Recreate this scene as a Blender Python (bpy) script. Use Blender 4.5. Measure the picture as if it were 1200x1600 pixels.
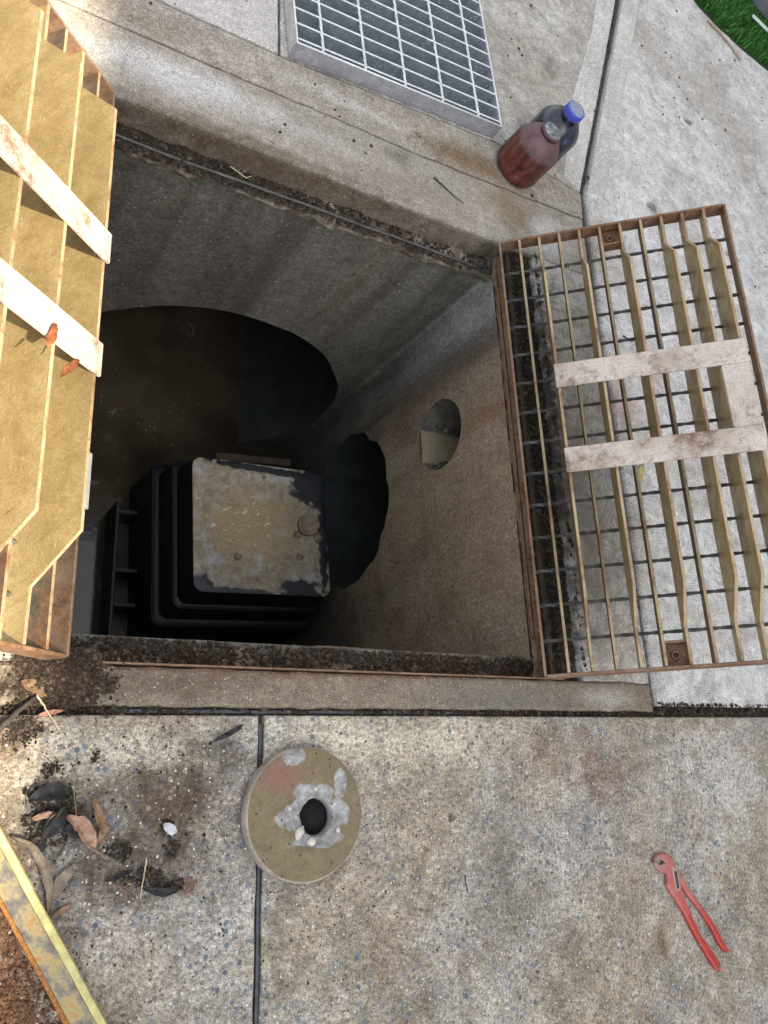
import bpy, bmesh, math, random
import numpy as np
from mathutils import Matrix, Vector, noise as mnoise
R = math.radians
rng = random.Random(7)
nrg = np.random.default_rng(11)
scene = bpy.context.scene
for o in list(bpy.data.objects): bpy.data.objects.remove(o)
COL = scene.collection

# ------------------------------------------------------------------ camera
cam = bpy.data.cameras.new('camera'); cam_o = bpy.data.objects.new('camera', cam); COL.objects.link(cam_o)
cam.sensor_fit = 'VERTICAL'; cam.sensor_height = 36.0; cam.lens = 36.0 * 1253.8 / 1600.0
cam.clip_start = 0.02; cam.clip_end = 500
rx = Vector((0.85320058, -0.04289103, 0.51981644))
dn = Vector((0.13200462, -0.94641098, -0.29475589))
fw = Vector((0.50460237, 0.32010407, -0.80181658))
mw = Matrix.Identity(4)
for i in range(3):
    mw[i][0] = rx[i]; mw[i][1] = -dn[i]; mw[i][2] = -fw[i]
mw.translation = Vector((0, 0, 1.36))
cam_o.matrix_world = mw
scene.camera = cam_o

# ------------------------------------------------------------------ sky, sun, exposure
SUN_EL, SUN_AZ = R(55), R(-60)          # azimuth measured from +X towards +Y
world = bpy.data.worlds.new('World'); scene.world = world; world.use_nodes = True
wn = world.node_tree.nodes; wl = world.node_tree.links; wn.clear()
sky = wn.new('ShaderNodeTexSky'); sky.sky_type = 'NISHITA'; sky.sun_disc = False
sky.sun_elevation = SUN_EL; sky.sun_rotation = math.pi / 2 - SUN_AZ
sky.air_density = 1.0; sky.dust_density = 3.0; sky.ozone_density = 0.6
hsv = wn.new('ShaderNodeHueSaturation'); hsv.inputs['Saturation'].default_value = 0.30
bg = wn.new('ShaderNodeBackground'); bg.inputs['Strength'].default_value = 0.15
wo = wn.new('ShaderNodeOutputWorld')
wl.new(sky.outputs[0], hsv.inputs['Color']); wl.new(hsv.outputs[0], bg.inputs['Color']); wl.new(bg.outputs[0], wo.inputs['Surface'])
sun = bpy.data.lights.new('sun', 'SUN'); sun.energy = 5.0; sun.angle = R(0.55); sun.color = (1.0, 0.87, 0.66)
sun_o = bpy.data.objects.new('sun', sun); COL.objects.link(sun_o)
SD = Vector((math.cos(SUN_EL) * math.cos(SUN_AZ), math.cos(SUN_EL) * math.sin(SUN_AZ), math.sin(SUN_EL)))
sun_o.rotation_euler = SD.to_track_quat('Z', 'Y').to_euler(); sun_o.location = SD * 20
vs = scene.view_settings; vs.view_transform = 'Standard'; vs.look = 'None'; vs.gamma = 1.0; vs.use_curve_mapping = False
vs.exposure = 1.65
scene.render.resolution_x = 768; scene.render.resolution_y = 1024

# ------------------------------------------------------------------ material helpers
class MT:
    def __init__(s, name):
        s.m = bpy.data.materials.new(name); s.m.use_nodes = True
        s.t = s.m.node_tree; s.t.nodes.clear()
        s.out = s.t.nodes.new('ShaderNodeOutputMaterial')
        s.co = s.n('ShaderNodeTexCoord').outputs['Object']
    def n(s, typ, props=None, ins=None):
        nd = s.t.nodes.new(typ)
        for k, v in (props or {}).items(): setattr(nd, k, v)
        for k, v in (ins or {}).items(): s.put(nd.inputs[k], v)
        return nd
    def put(s, sock, v):
        if isinstance(v, bpy.types.NodeSocket): s.t.links.new(v, sock)
        elif v is not None:
            if isinstance(v, (tuple, list)) and sock.type == 'RGBA' and len(v) == 3: v = (*v, 1)
            sock.default_value = v
    def noise(s, scale, detail=4, rough=.55, dist=0, vec=None):
        return s.n('ShaderNodeTexNoise', None, {'Vector': vec or s.co, 'Scale': scale, 'Detail': detail, 'Roughness': rough, 'Distortion': dist}).outputs['Fac']
    def ncol(s, scale, detail=3, vec=None):
        return s.n('ShaderNodeTexNoise', None, {'Vector': vec or s.co, 'Scale': scale, 'Detail': detail}).outputs['Color']
    def voro(s, scale, feature='F1', vec=None, rnd=1.0):
        return s.n('ShaderNodeTexVoronoi', {'feature': feature}, {'Vector': vec or s.co, 'Scale': scale, 'Randomness': rnd})
    def ramp(s, fac, stops, interp='LINEAR'):
        nd = s.n('ShaderNodeValToRGB', None, {'Fac': fac}); r = nd.color_ramp; r.interpolation = interp
        while len(r.elements) < len(stops): r.elements.new(.5)
        for e, (p, c) in zip(r.elements, stops):
            e.position = p; e.color = (c, c, c, 1) if isinstance(c, (int, float)) else (*c, 1)
        return nd.outputs['Color']
    def mr(s, v, a, b, c=0., d=1.):
        return s.n('ShaderNodeMapRange', {'interpolation_type': 'SMOOTHSTEP'}, {0: v, 1: a, 2: b, 3: c, 4: d}).outputs[0]
    def mix(s, f, a, b, mode='MIX'):
        nd = s.n('ShaderNodeMix', {'data_type': 'RGBA', 'blend_type': mode})
        s.put(nd.inputs[0], f); s.put(nd.inputs[6], a); s.put(nd.inputs[7], b); return nd.outputs[2]
    def ma(s, op, a, b=None, clamp=False):
        nd = s.n('ShaderNodeMath', {'operation': op, 'use_clamp': clamp}); s.put(nd.inputs[0], a)
        if b is not None: s.put(nd.inputs[1], b)
        return nd.outputs[0]
    def vm(s, op, a, b=None):
        nd = s.n('ShaderNodeVectorMath', {'operation': op}); s.put(nd.inputs[0], a)
        if b is not None: s.put(nd.inputs[1], b)
        return nd.outputs['Value'] if op in ('LENGTH', 'DOT_PRODUCT') else nd.outputs['Vector']
    def blob(s, c, r, wob=.6, nsc=14, soft=.5):
        v = s.vm('SUBTRACT', s.co, tuple(c)); v = s.vm('DIVIDE', v, tuple(r))
        key = 14 if nsc < 21 else 32
        if not hasattr(s, 'bn'): s.bn = {}
        if key not in s.bn: s.bn[key] = s.vm('SUBTRACT', s.ncol(key, 5), (.5, .5, .5))
        nz = s.vm('MULTIPLY', s.bn[key], (wob * 2, wob * 2, wob * 2))
        v = s.vm('ADD', v, nz)
        return s.mr(s.vm('LENGTH', v), 1.0, 1.0 - soft)
    def bump(s, h, strength=.5, dist=.002, normal=None):
        return s.n('ShaderNodeBump', None, {'Height': h, 'Strength': strength, 'Distance': dist, 'Normal': normal}).outputs['Normal'] if normal else \
               s.n('ShaderNodeBump', None, {'Height': h, 'Strength': strength, 'Distance': dist}).outputs['Normal']
    def done(s, col, rough=.8, nrm=None, metal=0., spec=.4, **kw):
        p = s.n('ShaderNodeBsdfPrincipled', None, {'Base Color': col, 'Roughness': rough, 'Metallic': metal, 'Specular IOR Level': spec})
        if nrm is not None: s.put(p.inputs['Normal'], nrm)
        for k, v in kw.items(): s.put(p.inputs[k.replace('_', ' ')], v)
        s.t.links.new(p.outputs[0], s.out.inputs['Surface']); return s.m

def mat_aggregate():
    m = MT('exposed_aggregate_concrete')
    big = m.noise(2.6, 4, .6); mid = m.noise(17, 5, .7); fine = m.noise(380, 2, .7); pep = m.noise(135, 4, .8)
    base = m.ramp(mid, [(.3, (.155, .128, .094)), (.5, (.25, .213, .163)), (.72, (.37, .328, .264))])
    grey = m.ramp(mid, [(.3, (.180, .165, .142)), (.7, (.370, .350, .315))])
    base = m.mix(m.mr(big, .42, .62), base, grey)
    def st(c, r, col, f, **k):
        nonlocal base
        base = m.mix(m.ma('MULTIPLY', m.blob(c, r, **k), f), base, col)
    st((.42, -.03, 0), (.19, .15, 1), (.060, .040, .027), .9, soft=.9)
    st((.50, .06, 0), (.08, .05, 1), (.035, .026, .02), .85, nsc=30, soft=.9)
    st((.36, -.11, 0), (.15, .08, 1), (.04, .030, .024), .75, nsc=22, soft=.8)
    st((.25, -.03, 0), (.11, .08, 1), (.04, .032, .026), .7, nsc=22, soft=.8)
    st((.10, -.26, 0), (.20, .34, 1), (.085, .040, .020), .95, nsc=18, soft=.4, wob=.4)
    st((.17, .09, 0), (.06, .05, 1), (.08, .045, .028), .75, nsc=30, soft=.8)
    st((.46, -.14, 0), (.022, .018, 1), (.11, .045, .026), .7, nsc=40, wob=1.)
    st((.33, .07, 0), (.17, .05, 1), (.46, .42, .34), .75, nsc=20, soft=.8, wob=.9)
    st((.85, .07, 0), (.40, .08, 1), (.48, .43, .34), .75, nsc=18, soft=.9, wob=.9)
    st((1.4, -.0, 0), (.12, .09, 1), (.15, .09, .065), .7, nsc=26, soft=.9, wob=1.)
    st((1.22, .06, 0), (.05, .05, 1), (.10, .068, .048), .6, nsc=26, soft=.9, wob=1.)
    st((1.36, .09, 0), (.04, .025, 1), (.13, .055, .042), .5, nsc=40, soft=.9, wob=1.)
    st((1.10, -.22, 0), (.13, .26, 1), (.150, .130, .098), .55, nsc=12, soft=.9)
    st((.80, -.3, 0), (.12, .12, 1), (.13, .10, .07), .5, nsc=12, soft=.9)
    st((1.52, -.36, 0), (.025, .06, 1), (.11, .066, .036), .75, nsc=30, soft=.9, wob=.9)
    st((1.80, -.03, 0), (.26, .22, 1), (.44, .43, .41), .7, nsc=14, soft=.9, wob=.9)
    st((.98, -.07, 0), (.014, .012, 1), (.05, .03, .025), .8, nsc=60, wob=1.)
    st((.64, -.10, 0), (.15, .11, 1), (.08, .066, .048), .5, nsc=16, soft=.9)
    base = m.mix(.8, base, m.ramp(fine, [(.32, .24), (.5, .5), (.68, .8)]), 'OVERLAY')
    base = m.mix(.75, base, m.ramp(pep, [(.36, .18), (.5, .5), (.63, .84)]), 'OVERLAY')
    base = m.mix(.40, base, m.ramp(m.noise(7, 5, .75), [(.34, .25), (.5, .5), (.66, .74)]), 'OVERLAY')
    base = m.mix(.45, base, m.ramp(m.noise(42, 4, .75), [(.34, .25), (.5, .5), (.66, .78)]), 'OVERLAY')
    v1 = m.voro(88); c1 = m.n('ShaderNodeSeparateColor', None, {0: v1.outputs['Color']})
    d1 = m.mr(v1.outputs['Distance'], .46, .30)
    wear = m.mr(m.noise(5, 3, .6), .38, .6)
    blue = m.ma('MULTIPLY', m.ma('MULTIPLY', m.ma('GREATER_THAN', c1.outputs[0], .76), d1), m.mr(wear, 0, 1, .25, .95))
    tan = m.ma('MULTIPLY', m.ma('MULTIPLY', m.ma('LESS_THAN', c1.outputs[0], .2), d1), .65)
    base = m.mix(blue, base, m.mix(c1.outputs[1], (.065, .090, .125), (.17, .20, .235)))
    base = m.mix(tan, base, m.mix(c1.outputs[2], (.13, .085, .055), (.34, .285, .21)))
    v2 = m.voro(170); c2 = m.n('ShaderNodeSeparateColor', None, {0: v2.outputs['Color']})
    wh = m.ma('MULTIPLY', m.ma('GREATER_THAN', c2.outputs[0], .86), m.mr(v2.outputs['Distance'], .38, .2))
    base = m.mix(m.ma('MULTIPLY', wh, .7), base, m.mix(c2.outputs[2], (.40, .38, .33), (.74, .72, .66)))
    dkp = m.ma('MULTIPLY', m.ma('LESS_THAN', c2.outputs[1], .1), m.mr(v2.outputs['Distance'], .42, .26))
    base = m.mix(m.ma('MULTIPLY', dkp, .8), base, (.045, .040, .034))
    return m.done(base, .85, m.bump(m.ma('ADD', pep, m.ma('MULTIPLY', mid, .6)), .8, .003), spec=.3)

def mat_cement(name, dark, light, tint_wet=True):
    m = MT(name)
    big = m.noise(3.1, 4, .6); mid = m.noise(21, 5, .72); fine = m.noise(260, 3, .8)
    base = m.ramp(mid, [(.28, dark), (.55, tuple((a + b) / 2 for a, b in zip(dark, light))), (.75, light)])
    base = m.mix(m.mr(big, .35, .65, 0, .6), base, tuple(.55 * c for c in light))
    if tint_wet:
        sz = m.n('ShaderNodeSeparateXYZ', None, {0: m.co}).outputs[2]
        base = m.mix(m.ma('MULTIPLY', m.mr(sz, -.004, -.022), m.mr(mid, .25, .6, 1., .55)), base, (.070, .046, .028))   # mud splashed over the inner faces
        for c, r, col, f, k in [((1.2, 1.60, 0), (.26, .07, 1), (.13, .088, .044), .9, 12), ((1.33, 1.50, 0), (.16, .11, 1), (.17, .125, .075), .8, 12),
                             ((.4, 1.48, 0), (.30, .07, 1), (.50, .50, .50), .65, 20), ((.95, 1.44, 0), (.36, .08, 1), (.20, .17, .135), .65, 12),
                             ((.22, .17, 0), (.12, .07, 1), (.04, .030, .023), .9, 25), ((.45, .18, 0), (.18, .04, 1), (.09, .058, .037), .7, 20),
                             ((.75, .16, 0), (.30, .04, 1), (.17, .135, .10), .6, 20), ((1.15, .16, 0), (.35, .05, 1), (.12, .11, .095), .7, 14), ((.75, .205, 0), (.7, .02, 1), (.10, .05, .026), .7, 30),
                             ((.62, 1.47, 0), (.5, .04, 1), (.36, .34, .32), .5, 22), ((.95, 1.52, 0), (.06, .035, 1), (.07, .06, .05), .6, 40),
                             ((1.45, 1.45, 0), (.12, .12, 1), (.52, .52, .51), .6, 20), ((.55, 1.38, 0), (.6, .03, 1), (.09, .062, .04), .7, 30), ((.3, 1.6, 0), (.2, .06, 1), (.20, .165, .13), .7, 14), ((.8, 1.62, 0), (.25, .03, 1), (.45, .43, .40), .5, 30), ((1.45, .17, 0), (.12, .04, 1), (.36, .35, .32), .6, 20)]:
            b = m.blob(c, r, nsc=k, soft=.85, wob=.6)
            base = m.mix(m.ma('MULTIPLY', b, f), base, col)
    base = m.mix(.9, base, m.ramp(fine, [(.32, .2), (.5, .5), (.68, .82)]), 'OVERLAY')
    pep = m.noise(75, 4, .8)
    base = m.mix(.5, base, m.ramp(pep, [(.33, .25), (.5, .5), (.66, .75)]), 'OVERLAY')
    v2 = m.voro(170); c2 = m.n('ShaderNodeSeparateColor', None, {0: v2.outputs['Color']})
    wh = m.ma('MULTIPLY', m.ma('GREATER_THAN', c2.outputs[0], .9), m.mr(v2.outputs['Distance'], .34, .15))
    base = m.mix(m.ma('MULTIPLY', wh, .5), base, (.62, .60, .56))
    dk = m.ma('MULTIPLY', m.ma('LESS_THAN', c2.outputs[1], .08), m.mr(v2.outputs['Distance'], .38, .2))
    base = m.mix(m.ma('MULTIPLY', dk, .8), base, (.05, .045, .04))
    rough = m.mr(mid, .3, .7, .9, .55)
    return m.done(base, rough, m.bump(m.ma('ADD', pep, m.ma('MULTIPLY', mid, .8)), .6, .003), spec=.35)

def mat_broom(name, dark, light, paint=False):
    m = MT(name)
    # swirl trowelled: streaks that run in arcs round scattered centres
    def swirl(sc, off):
        q = m.vm('ADD', m.co, off); wq = m.vm('ADD', q, m.vm('MULTIPLY', m.vm('SUBTRACT', m.ncol(9, 2, q), (.5, .5, .5)), (.05, .05, 0)))
        vr = m.voro(sc, vec=wq); loc = m.vm('SUBTRACT', wq, vr.outputs['Position'])
        sp = m.n('ShaderNodeSeparateXYZ', None, {0: loc})
        ang = m.ma('ARCTAN2', sp.outputs[1], sp.outputs[0]); r_ = m.vm('LENGTH', m.vm('MULTIPLY', loc, (1, 1, 0)))
        cm = m.n('ShaderNodeCombineXYZ', None, {0: m.ma('MULTIPLY', r_, 260), 1: m.ma('MULTIPLY', ang, 3.0), 2: m.ma('MULTIPLY', vr.outputs['Distance'], 9)}).outputs[0]
        return m.noise(1.0, 3, .6, 0, cm)
    w1 = m.mix(m.mr(m.noise(5, 2), .44, .56), swirl(4.5, (0, 0, 0)), swirl(5.5, (3.3, 1.7, 0)))
    w1 = m.mr(w1, .3, .7)
    mid = m.noise(15, 5, .65); big = m.noise(2.2, 4); fine = m.noise(260, 3, .7)
    base = m.ramp(mid, [(.3, dark), (.68, light)])
    base = m.mix(m.mr(w1, .42, .05, 0, .5), base, tuple(c * .5 for c in dark))
    base = m.mix(m.mr(w1, .7, 1, 0, .35), base, tuple(min(.8, c * 1.25) for c in light))
    base = m.mix(m.mr(big, .46, .68, 0, .55), base, (.26, .225, .18))
    base = m.mix(m.mr(m.noise(7, 5, .7), .52, .7, 0, .5), base, (.24, .215, .18))
    base = m.mix(.8, base, m.ramp(fine, [(.3, .25), (.5, .5), (.7, .78)]), 'OVERLAY')
    base = m.mix(.5, base, m.ramp(m.noise(40, 5, .8), [(.34, .25), (.5, .5), (.66, .75)]), 'OVERLAY')
    v2 = m.voro(60); c2 = m.n('ShaderNodeSeparateColor', None, {0: v2.outputs['Color']})
    dk = m.ma('MULTIPLY', m.ma('LESS_THAN', c2.outputs[1], .06), m.mr(v2.outputs['Distance'], .2, .1))
    base = m.mix(m.ma('MULTIPLY', dk, .85), base, (.06, .05, .04))
    for c, r, col, f, k in [((1.95, 1.75, 0), (.05, .03, 1), (.09, .07, .05), .8, 40), ((2.35, 1.7, 0), (.06, .02, 1), (.12, .08, .05), .7, 40), ((2.25, 2.25, 0), (.03, .02, 1), (.06, .045, .035), .8, 40),
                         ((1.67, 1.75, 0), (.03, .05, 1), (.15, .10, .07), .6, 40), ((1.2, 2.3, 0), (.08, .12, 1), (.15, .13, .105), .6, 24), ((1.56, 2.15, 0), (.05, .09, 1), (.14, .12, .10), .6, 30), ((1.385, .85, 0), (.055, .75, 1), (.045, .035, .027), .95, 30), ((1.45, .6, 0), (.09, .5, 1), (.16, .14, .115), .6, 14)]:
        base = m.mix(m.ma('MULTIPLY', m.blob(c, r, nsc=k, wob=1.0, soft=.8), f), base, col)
    if paint:
        for c, r, f in [((1.80, 1.12, 0), (.09, .12, 1), .7), ((1.66, .98, 0), (.09, .07, 1), .5), ((2.0, .9, 0), (.1, .14, 1), .5)]:
            b = m.blob(c, r, nsc=26, wob=1.3, soft=.9)
            base = m.mix(m.ma('MULTIPLY', b, f), base, (.50, .27, .26))
    h = m.ma('ADD', m.ma('MULTIPLY', w1, 1.0), m.ma('ADD', m.ma('MULTIPLY', fine, .3), m.ma('MULTIPLY', mid, .6)))
    return m.done(base, .85, m.bump(h, .6, .003), spec=.3)

def mat_pitwall():
    m = MT('pit_wall_concrete')
    st = m.vm('MULTIPLY', m.co, (9, 9, .7)); streak = m.noise(1.0, 5, .6, 0, st)
    mid = m.noise(9, 6, .7); fine = m.noise(120, 4, .75)
    base = m.ramp(mid, [(.3, (.10, .098, .08)), (.55, (.19, .18, .15)), (.75, (.28, .27, .235))])
    base = m.mix(m.mr(streak, .45, .66, 0, .9), base, (.062, .050, .038))
    base = m.mix(m.mr(streak, .42, .25, 0, .55), base, (.30, .275, .23))
    sx = m.n('ShaderNodeSeparateXYZ', None, {0: m.co})
    # tan mud film on the right hand wall, darker tone on the others
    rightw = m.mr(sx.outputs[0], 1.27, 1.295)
    tanf = m.ma('MULTIPLY', rightw, m.ma('MULTIPLY', m.mr(sx.outputs[1], 1.22, 1.0), m.mr(m.noise(5, 5, .6), .2, .55, .45, .95)))
    base = m.mix(tanf, base, m.ramp(mid, [(.3, (.22, .155, .098)), (.7, (.38, .285, .195))]))
    base = m.mix(m.ma('MULTIPLY', rightw, m.ma('MULTIPLY', m.mr(sx.outputs[1], 1.12, 1.26), m.mr(sx.outputs[2], -.75, -.1, .1, .8))), base, m.ramp(mid, [(.3, (.20, .20, .19)), (.7, (.42, .42, .40))]))
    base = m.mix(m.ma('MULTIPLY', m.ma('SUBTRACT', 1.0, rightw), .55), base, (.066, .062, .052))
    rust = m.blob((1.3, .93, -.16), (.3, .035, .16), nsc=20, wob=.5)
    base = m.mix(m.ma('MULTIPLY', rust, .35), base, (.22, .085, .03))
    drip = m.blob((1.3, .965, -.64), (.3, .045, .18), nsc=18, wob=.35)
    base = m.mix(m.ma('MULTIPLY', drip, .7), base, (.33, .285, .22))
    drip2 = m.blob((.98, 1.327, -.3), (.035, .3, .35), nsc=12, wob=.35)
    base = m.mix(m.ma('MULTIPLY', drip2, .3), base, (.10, .058, .035))
    base = m.mix(m.mr(m.ma('ADD', sx.outputs[2], m.ma('MULTIPLY', mid, .35)), -.45, -1.0, 0, .8), base, (.040, .046, .038))   # darker grey-green towards the bottom
    base = m.mix(.85, base, m.ramp(fine, [(.3, .26), (.5, .5), (.7, .76)]), 'OVERLAY')
    pep = m.noise(60, 5, .8)
    base = m.mix(.42, base, m.ramp(pep, [(.33, .2), (.5, .5), (.66, .8)]), 'OVERLAY')
    v2 = m.voro(55); c2 = m.n('ShaderNodeSeparateColor', None, {0: v2.outputs['Color']})
    wh = m.ma('MULTIPLY', m.ma('GREATER_THAN', c2.outputs[0], .9), m.mr(v2.outputs['Distance'], .22, .08))
    base = m.mix(m.ma('MULTIPLY', wh, .6), base, (.5, .49, .45))
    h = m.ma('ADD', m.ma('MULTIPLY', pep, .7), mid)
    return m.done(base, m.mr(mid, .3, .7, .8, .45), m.bump(h, .6, .005), spec=.45)

def mat_steel(name, base_cols, rust=.35, metal=.35, rough=.45, streaks=0., speck=False):
    m = MT(name)
    geo = m.n('ShaderNodeNewGeometry').outputs['Position']
    mid = m.noise(24, 5, .75, 0, geo); fine = m.noise(300, 3, .7, 0, geo); big = m.noise(5, 3, .6, 0, geo)
    base = m.ramp(mid, [(.3, base_cols[0]), (.52, base_cols[1]), (.72, base_cols[2])])
    base = m.mix(m.mr(big, .5, .7, 0, .28), base, tuple(c * .55 for c in base_cols[0]))
    if streaks:
        sv = m.vm('MULTIPLY', m.n('ShaderNodeMapping', None, {'Vector': m.co, 'Rotation': (R(58), 0, 0)}).outputs[0], (4, 9, 110))
        sk = m.noise(1.5, 4, .6, 0, sv)
        base = m.mix(m.mr(sk, .55, .75, 0, streaks), base, tuple(c * .42 for c in base_cols[0]))
        sv2 = m.vm('MULTIPLY', m.n('ShaderNodeMapping', None, {'Vector': m.co, 'Rotation': (R(14), 0, 0)}).outputs[0], (6, 40, 190)); sk2 = m.noise(1.3, 3, .6, 0, sv2)
        base = m.mix(m.mr(sk2, .66, .74, 0, .7), base, (.66, .58, .40))
    rm = m.mr(m.ma('ADD', m.ma('MULTIPLY', mid, .6), m.ma('MULTIPLY', big, .4)), .62 - rust * .4, .76 - rust * .3)
    base = m.mix(m.ma('MULTIPLY', rm, .9), base, m.ramp(m.noise(70, 4, .75, 0, geo), [(.3, (.035, .020, .013)), (.46, (.105, .048, .022)), (.6, (.19, .085, .032)), (.74, (.30, .16, .07))]))
    if speck:
        v2 = m.voro(210, vec=geo); c2 = m.n('ShaderNodeSeparateColor', None, {0: v2.outputs['Color']})
        dk = m.ma('MULTIPLY', m.ma('MULTIPLY', m.ma('LESS_THAN', c2.outputs[0], .22), m.mr(v2.outputs['Distance'], .40, .15)), m.mr(mid, .35, .6))
        base = m.mix(m.ma('MULTIPLY', dk, .85), base, (.07, .045, .03))
    if name.startswith(('frosted', 'blue')):
        v3 = m.voro(150, vec=geo); c3 = m.n('ShaderNodeSeparateColor', None, {0: v3.outputs['Color']})
        base = m.mix(m.ma('MULTIPLY', m.ma('MULTIPLY', m.ma('GREATER_THAN', c3.outputs[0], .72), m.mr(v3.outputs['Distance'], .42, .15)), m.mr(big, .35, .6)), base, (.66, .68, .70))
    base = m.mix(.6, base, m.ramp(fine, [(.3, .3), (.5, .5), (.7, .7)]), 'OVERLAY')
    met = m.ma('MULTIPLY', m.ma('SUBTRACT', 1., rm), metal)
    return m.done(base, m.mr(mid, .3, .7, rough + .2, rough), m.bump(m.ma('ADD', mid, m.ma('MULTIPLY', fine, .6)), .5, .0015), metal=met, spec=.45)

def mat_simple(name, c0, c1, scale=30, rough=.8, bs=.4, bd=.002, metal=0., spec=.4, world_co=False, c2=None):
    m = MT(name)
    vec = m.n('ShaderNodeNewGeometry').outputs['Position'] if world_co else m.co
    mid = m.noise(scale, 6, .7, 0, vec); fine = m.noise(scale * 9, 3, .7, 0, vec)
    base = m.ramp(mid, [(.3, c0), (.7, c1)] if c2 is None else [(.3, c0), (.52, c1), (.72, c2)])
    base = m.mix(.5, base, m.ramp(fine, [(.3, .34), (.5, .5), (.7, .68)]), 'OVERLAY')
    return m.done(base, rough, m.bump(m.ma('ADD', mid, m.ma('MULTIPLY', fine, .5)), bs, bd), metal=metal, spec=spec)

def mat_soil(name, c0, c1, c2, rough=.9):
    m = MT(name)
    oi = m.n('ShaderNodeNewGeometry'); rnd = oi.outputs['Random Per Island']
    base = m.ramp(rnd, [(.0, c0), (.6, c1), (.93, c2), (1., tuple(min(1, x * 1.5) for x in c2))])
    fine = m.noise(420, 3, .7)
    base = m.mix(.5, base, m.ramp(fine, [(.3, .3), (.7, .7)]), 'OVERLAY')
    return m.done(base, rough, m.bump(fine, .6, .001), spec=.3)

AGG = mat_aggregate()
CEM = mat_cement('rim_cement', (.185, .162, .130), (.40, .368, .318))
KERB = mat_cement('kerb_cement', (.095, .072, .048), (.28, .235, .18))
PALE = mat_cement('pale_slab_cement', (.34, .325, .31), (.55, .525, .50), False)
BROOM = mat_broom('broom_finished_concrete', (.37, .365, .35), (.62, .615, .60), True)
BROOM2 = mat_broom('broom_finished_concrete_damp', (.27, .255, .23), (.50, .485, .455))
SMOOTHB = mat_cement('trowelled_edge_cement', (.38, .37, .345), (.60, .585, .555), False)
EARTH = mat_simple('joint_earth', (.030, .024, .018), (.085, .068, .05), 40, .95)
WALL = mat_pitwall()
GALV_TAN = mat_steel('muddy_galvanised_steel', [(.30, .218, .100), (.41, .312, .145), (.49, .395, .215)], .16, .4, .34, .25)
BAR = mat_steel('worn_grating_steel', [(.075, .06, .045), (.135, .11, .082), (.22, .185, .14)], .5, .35, .45)
EDGEM = mat_steel('rust_edged_steel', [(.27, .20, .12), (.40, .315, .195), (.52, .43, .30)], .45, .2, .55)
RUSTY = mat_steel('rusty_frame_steel', [(.17, .12, .085), (.25, .185, .13), (.34, .28, .21)], .62, .25, .55)
STRAP = mat_steel('pitted_galvanised_strap', [(.37, .305, .24), (.49, .445, .395), (.63, .61, .58)], .38, .2, .5, 0, True)
ROD = mat_steel('dark_twisted_rod', [(.05, .048, .045), (.085, .083, .08), (.14, .135, .13)], .2, .4, .5)
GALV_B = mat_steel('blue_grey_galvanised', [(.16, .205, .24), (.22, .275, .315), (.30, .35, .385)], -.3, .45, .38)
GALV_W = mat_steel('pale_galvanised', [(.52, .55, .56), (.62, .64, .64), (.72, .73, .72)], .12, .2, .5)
GALV_S = mat_steel('frosted_galvanised_side', [(.25, .26, .30), (.33, .34, .38), (.44, .45, .48)], .02, .4, .42)

# ------------------------------------------------------------------ mesh helpers
def link(o, parent=None):
    COL.objects.link(o)
    if parent: o.parent = parent
    return o
def mesh(name, vs_, fs, mat, parent=None, smooth=False, loc=None, rot=None):
    me = bpy.data.meshes.new(name); me.from_pydata([tuple(map(float, v)) for v in vs_], [], [tuple(int(i) for i in f) for f in fs]); me.validate()
    bm = bmesh.new(); bm.from_mesh(me); bmesh.ops.recalc_face_normals(bm, faces=bm.faces); bm.to_mesh(me); bm.free()
    if mat: me.materials.append(mat)
    if smooth:
        for p in me.polygons: p.use_smooth = True
    o = bpy.data.objects.new(name, me); link(o, parent)
    if loc: o.location = loc
    if rot: o.rotation_euler = rot
    return o
def frombm(name, bm, mat, parent=None, smooth=False):
    bmesh.ops.recalc_face_normals(bm, faces=bm.faces)
    me = bpy.data.meshes.new(name); bm.to_mesh(me); bm.free(); me.materials.append(mat)
    if smooth:
        for p in me.polygons: p.use_smooth = True
    return link(bpy.data.objects.new(name, me), parent)
def tag(o, label, cat, group=None):
    o['label'] = label; o['category'] = cat
    if group: o['group'] = group
    return o
def struct(o): o['kind'] = 'structure'; return o
def empty(name, loc=(0, 0, 0), rot=(0, 0, 0)):
    o = bpy.data.objects.new(name, None); o.location = loc; o.rotation_euler = rot; o.empty_display_size = .1; COL.objects.link(o); return o
def boxv(x0, x1, y0, y1, z0, z1):
    return [(x0, y0, z0), (x1, y0, z0), (x1, y1, z0), (x0, y1, z0), (x0, y0, z1), (x1, y0, z1), (x1, y1, z1), (x0, y1, z1)]
BF = [(0, 3, 2, 1), (4, 5, 6, 7), (0, 1, 5, 4), (1, 2, 6, 5), (2, 3, 7, 6), (3, 0, 4, 7)]
def bevbox(name, x0, x1, y0, y1, z0, z1, mat, parent=None, bev=.002, seg=1):
    bm = bmesh.new(); vs_ = [bm.verts.new(v) for v in boxv(x0, x1, y0, y1, z0, z1)]
    for f in BF: bm.faces.new([vs_[i] for i in f])
    if bev: bmesh.ops.bevel(bm, geom=bm.edges[:], offset=bev, segments=seg, affect='EDGES')
    return frombm(name, bm, mat, parent)
def densify(poly, step):
    out = []
    for i, p in enumerate(poly):
        q = poly[(i + 1) % len(poly)]; L = math.dist(p, q); n = max(1, min(400, int(L / step)))
        if L > 4: n = 12
        for k in range(n): out.append((p[0] + (q[0] - p[0]) * k / n, p[1] + (q[1] - p[1]) * k / n))
    return out
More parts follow.
